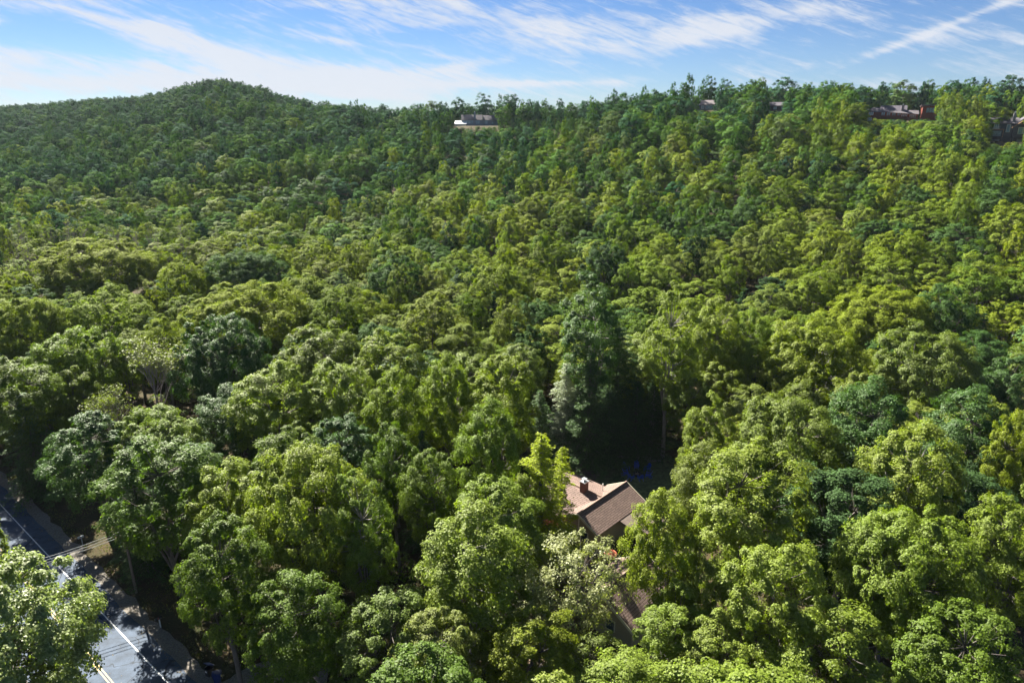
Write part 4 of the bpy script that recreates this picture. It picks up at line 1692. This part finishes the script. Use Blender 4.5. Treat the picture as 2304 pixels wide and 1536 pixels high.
# ------------------------------------------------------------------ houses on the ridge
GREY = simple('blue_grey_siding', (.17, .21, .26), .8, 2, .12, stretch=(.3, .3, 8))
DGREY = simple('dark_grey_siding', (.045, .055, .075), .8, 2, .15, stretch=(.3, .3, 8))
REDW = simple('red_stained_timber', (.17, .036, .020), .7, 2, .25, stretch=(.3, .3, 8))
ROOFG = simple('grey_shingles', (.10, .09, .105), .9, 1.5, .25)
ROOFD = simple('dark_shingles', (.085, .075, .10), .9, 1.5, .25)
WTRIM = simple('white_trim', (.70, .70, .68), .6, 2, .05)
GLAZ = simple('window_glass_sky', (.20, .30, .38), .12, .8, .3, spec=.9)
STONE = simple('chimney_stone', (.22, .21, .22), .9, 2, .35)
WOODL = simple('honey_timber', (.33, .19, .09), .7, 2, .2)


class Far:
    """a far house whose front looks towards the camera: local x to the right, y away, z up"""

    def __init__(s, name, base, label, turn=0.0):
        s.e = empty(name, tuple(base), math.atan2(-base.x, base.y) + turn)
        tag(s.e, label, 'house')

    def block(s, x0, x1, y0, y1, h, wall, name='wall', z0=-2.5):
        MB().box(((x0 + x1) / 2, (y0 + y1) / 2, (z0 + h) / 2), (x1 - x0, y1 - y0, h - z0)).build(name, wall, s.e)

    def roof_x(s, x0, x1, y0, y1, ze, zr, mat, over=.5):
        """ridge along x"""
        ym = (y0 + y1) / 2
        m = MB()
        for (ya, yb) in ((y0 - over, ym), (y1 + over, ym)):
            q = [(x0 - over, ya, ze), (x1 + over, ya, ze), (x1 + over, yb, zr), (x0 - over, yb, zr)]
            if ya > yb:
                q = q[::-1]
            m.slab(q, .22)
        r = m.build('roof', mat, s.e)
        g = MB()
        for x in (x0 + .05, x1 - .05):
            g.add([(x - .1, y0, ze - .25), (x - .1, y1, ze - .25), (x - .1, ym, zr - .35), (x + .1, y0, ze - .25), (x + .1, y1, ze - .25), (x + .1, ym, zr - .35)],
                  [(0, 2, 1), (3, 4, 5), (0, 1, 4, 3), (1, 2, 5, 4), (2, 0, 3, 5)])
        g.build('gable', s.wall, s.e)
        return r

    def roof_y(s, x0, x1, y0, y1, ze, zr, mat, over=.6):
        """gable towards the camera"""
        xm = (x0 + x1) / 2
        m = MB()
        for (xa, xb) in ((x0 - over, xm), (x1 + over, xm)):
            q = [(xa, y0 - over, ze), (xb, y0 - over, zr), (xb, y1, zr), (xa, y1, ze)]
            if xa < xb:
                q = q[::-1]
            m.slab(q, -.22 if False else .22)
        r = m.build('roof', mat, s.e)
        g = MB()
        for y in (y0, y1 - .2):
            g.add([(x0, y, ze - .3), (x1, y, ze - .3), (xm, y, zr - .4), (x0, y + .2, ze - .3), (x1, y + .2, ze - .3), (xm, y + .2, zr - .4)],
                  [(0, 1, 2), (3, 5, 4), (0, 3, 4, 1), (1, 4, 5, 2), (2, 5, 3, 0)])
        g.build('gable', s.wall, s.e)
        return r

    def win(s, x, z, w, h, y, trim, bars=1):
        f = MB().box((x, y - .04, z), (w + .25, .12, h + .25)).build('window', trim, s.e)
        m = MB()
        for i in range(bars):
            ww = w / bars
            m.box((x - w / 2 + ww * (i + .5), y - .11, z), (ww - .12, .05, h))
        m.build('pane', GLAZ, f)

    def chimney(s, x, y, z0, z1, mat, w=.95):
        c = MB().box((x, y, (z0 + z1) / 2), (w, w, z1 - z0)).build('chimney', mat, s.e)
        MB().tube([(x, y, z1), (x, y, z1 + .7)], .25, 8).build('flue', METAL, c)

    def deck(s, x0, x1, y0, y1, z, mat, posts=4, zb=-2.5):
        d = MB().box(((x0 + x1) / 2, (y0 + y1) / 2, z - .12), (x1 - x0, y1 - y0, .24)).build('deck', mat, s.e)
        m = MB()
        m.box(((x0 + x1) / 2, y0 + .05, z + 1.0), (x1 - x0, .1, .12))
        n = max(2, int((x1 - x0) / .35))
        for i in range(n + 1):
            m.box((x0 + (x1 - x0) * i / n, y0 + .05, z + .5), (.07, .07, .95))
        m.build('railing', mat, d)
        m = MB()
        for i in range(posts):
            x = x0 + .15 + (x1 - x0 - .3) * i / (posts - 1)
            m.box((x, y0 + .2, (z - .24 + zb) / 2), (.22, .22, z - .24 - zb))
        m.build('post', mat, d)


# long blue-grey house in the saddle
f = Far('ridge_house', FARH['long'], 'long blue-grey house in the saddle of the ridge, tall chimney and young trees in front')
f.wall = GREY
f.block(-12, 2, 0, 8, 3.9, GREY)
f.block(2.02, 8, 1, 9, 3.7, GREY)
f.block(8.02, 12, 2, 9, 3.3, GREY)
f.roof_x(-12, 1.2, 0, 8, 3.7, 6.9, ROOFG)
f.roof_x(2.4, 9.4, 1, 9, 3.6, 6.6, ROOFG)
f.roof_x(10.4, 13, 2, 9, 3.3, 6.0, ROOFG)
f.chimney(-3.4, .4, 0, 8.4, GREY, 1.3)
for x, w in ((-10.8, 1.0), (-8.0, 2.6), (-5.6, 2.0), (-1.6, 3.0), (4.2, 2.0)):
    f.win(x, 2.2, w, 1.9, 0 if x < 2 else 1, GREY, 2)
for x in (-11, -8.6, -7.0):
    f.win(x, -.8, 1.3, 1.5, 0, GREY, 1)
f.win(8.6, 1.6, 1.0, 1.6, 1.9, ROOFD, 1)
e = empty('outbuilding', tuple(FARH['shed']), math.atan2(-FARH['shed'].x, FARH['shed'].y))
MB().box((0, 2, .2), (7.2, 4.4, 2.0)).build('wall', WTRIM, e)
m = MB()
m.slab([(-4.2, -1.2, .8), (4.2, -1.2, .8), (4.4, 4.6, 2.9), (-3.4, 4.6, 2.9)], .1)
m.build('roof', simple('glare_metal_roof', (.95, .93, .92), .25, 2, .03, metal=.0, spec=1.0), e)  # sun glare on the metal is painted as a near-white base colour
tag(e, 'low outbuilding whose pale metal roof shines in the sun, left of the long grey house', 'outbuilding')

f = Far('ridge_house', FARH['blue'], 'blue-grey house with a pale roof edge under tall ridge trees, right of the saddle', -.15)
f.wall = GREY
f.block(-7, 6, 0, 8, 3.0, simple('slate_siding', (.09, .13, .18), .8, 2, .15), z0=-3)
f.wall = DGREY
f.roof_x(-3, 6, 0, 8, 3.0, 5.4, simple('mauve_shingles', (.15, .13, .14), .9, 1.5, .2))
f.block(-10, -3.3, .6, 7.5, 2.0, DGREY, 'wing_wall')
f.roof_x(-10, -4, .6, 7.5, 2.0, 3.3, WTRIM)
for x in (-1.8, .6, 2.6, 4.8):
    f.win(x, 1.5, 1.4, 1.5, 0, WTRIM, 2)
f.win(-6, .6, 2.2, 1.2, .6, WTRIM, 3)
for x in (-1.8, .6):
    f.win(x, -1.2, 1.4, 1.2, 0, WTRIM, 1)

f = Far('ridge_house', FARH['dark'], 'small dark house in deep shade between the blue-grey and the red house')
f.wall = DGREY
f.block(-5, 5, 0, 7, 2.8, DGREY)
f.roof_x(-5, 5, 0, 7, 2.8, 4.6, ROOFD)
f.win(-2, 1.5, 1.6, 1.3, 0, GREY, 2)
f.win(2, 1.5, 1.6, 1.3, 0, GREY, 2)

# red timber house: left wing, long middle with swooping roof and deck, tower-like right block
f = Far('red_timber_house', FARH['red'], 'sprawling red timber house with dark roofs and long deck on the right ridge', .05)
f.wall = REDW
f.block(-17, -9, 0, 8, 4.4, REDW)
f.roof_x(-17, -8.4, 0, 8, 4.3, 6.4, ROOFD)
f.block(-8.98, 4, 1.5, 10, 4.2, REDW)
f.wall = REDW
f.roof_x(-8, 3, 1.5, 10, 4.3, 7.4, ROOFD)
m = MB()
m.slab([(-5, -.4, 4.1), (8.8, -.4, 3.2), (8.8, 3.2, 4.9), (-5, 3.2, 5.6)], .2)
m.build('lower_roof', ROOFG, f.e)
f.block(4.02, 8.4, 1.0, 9, 3.1, REDW, 'wall')
f.block(10, 17.5, 0, 7, 7.0, REDW, 'wall', z0=.4)
m = MB()
m.slab([(9.2, -1.0, 7.6), (18.2, -1.0, 7.6), (18.2, 7.6, 7.0), (9.2, 7.6, 7.0)], .3)
m.build('roof', ROOFG, f.e)
m = MB().box((13.75, 3.2, -2.1), (7.3, 6.6, 4.9))
m.build('foundation', DGREY, f.e)
m = MB()
m.slab([(9.2, -.9, 7.3), (10.2, -.9, 0), (10.2, -.3, 0), (9.2, -.3, 7.3)], .3)
m.build('slanted_brace', REDW, f.e)
f.deck(-8.5, 8.5, -2.2, 1.4, 2.1, REDW, 6)
f.deck(4.2, 10.2, -3.0, .9, .2, REDW, 3)
f.win(13.5, 5.0, 3.6, 2.2, 0, REDW, 3)
f.win(-12.6, 3.6, 1.9, 1.6, 0, WTRIM, 2)
f.win(-12.9, .6, 1.6, 1.6, 0, WTRIM, 1)
f.win(-15.6, .6, 1.4, 1.5, 0, REDW, 1)
for x in (-7, -4.6, -2.2, .2):
    f.win(x, 3.3, 1.7, 1.4, 1.5, REDW, 2)
f.win(2.6, 2.7, 2.2, 1.3, 1.5, WTRIM, 3)
f.win(6.3, 2.3, 2.6, 1.1, 1.0, WTRIM, 3)
f.chimney(1.4, 2.4, 3, 7.4, STONE, 1.2)
# dark lodge at the right edge
f = Far('lodge', FARH['lodge'], 'dark grey lodge with timber gable and balconies at the right edge', .12)
f.wall = DGREY
f.block(-9, 0, 0, 9, 8.4, DGREY)
f.roof_x(-9, 1.5, 0, 9, 8.2, 10.6, ROOFG)
f.wall = DGREY
f.block(.02, 12, -.8, 10, 7.6, DGREY)
f.roof_y(.2, 12, -.8, 10, 7.0, 12.4, ROOFD)
m = MB()
for (xa, za, xb, zb) in ((-.6, 6.4, 6.1, 11.9), (12.8, 6.4, 6.1, 11.9), (2.2, 8.0, 10, 8.0), (6.1, 8.0, 6.1, 11.4), (4.1, 8.0, 5.6, 10.4), (8.1, 8.0, 6.6, 10.4)):
    m.tube([(xa, -1.55, za), (xb, -1.55, zb)], .18, 4)
m.build('gable_timber', WOODL, f.e)
f.chimney(-.2, 1.2, 6, 12.6, STONE, 1.0)
f.win(-6.2, 7.1, 1.5, 1.6, 0, WTRIM, 2)
f.win(-1.7, 6.1, 1.2, 3.0, 0, WTRIM, 1)
f.win(-6.3, 3.9, 4.6, 2.0, 0, GREY, 3)
f.win(-6.3, .6, 4.4, 1.6, 0, GREY, 3)
f.win(5.2, 5.2, 6.4, 2.6, -.8, WTRIM, 4)
f.win(5.2, .9, 6.0, 1.6, -.8, GREY, 4)
f.deck(-9.2, -3.4, -2.4, -.05, 2.4, DGREY, 3)
f.deck(.4, 12, -3.2, -.85, 2.6, DGREY, 4)
m = MB()
for x in (-9.1, -3.5):
    m.box((x, -2.3, 4.0), (.2, .2, 3.4))
m.box((-6.3, -2.3, 5.75), (6.0, .2, .25))
m.build('porch_frame', WOODL, f.e)
f.deck(-7.4, -5.0, -1.2, -.05, 6.0, WTRIM, 2, 5.6)

# ------------------------------------------------------------------ air
hz = MB().box((0, 520, 60), (2600, 1400, 180))
m, t = newmat('haze_air')
out = t.nodes.new('ShaderNodeOutputMaterial')
pv = t.nodes.new('ShaderNodeVolumePrincipled')
pv.inputs['Color'].default_value = (.72, .84, 1, 1)
pv.inputs['Density'].default_value = HAZE
pv.inputs['Anisotropy'].default_value = 0.0
t.links.new(pv.outputs[0], out.inputs['Volume'])
if HAZE > 0:
    tag(hz.build('haze', m, None), 'thin blue air in front of the far hills', 'haze', kind='stuff')
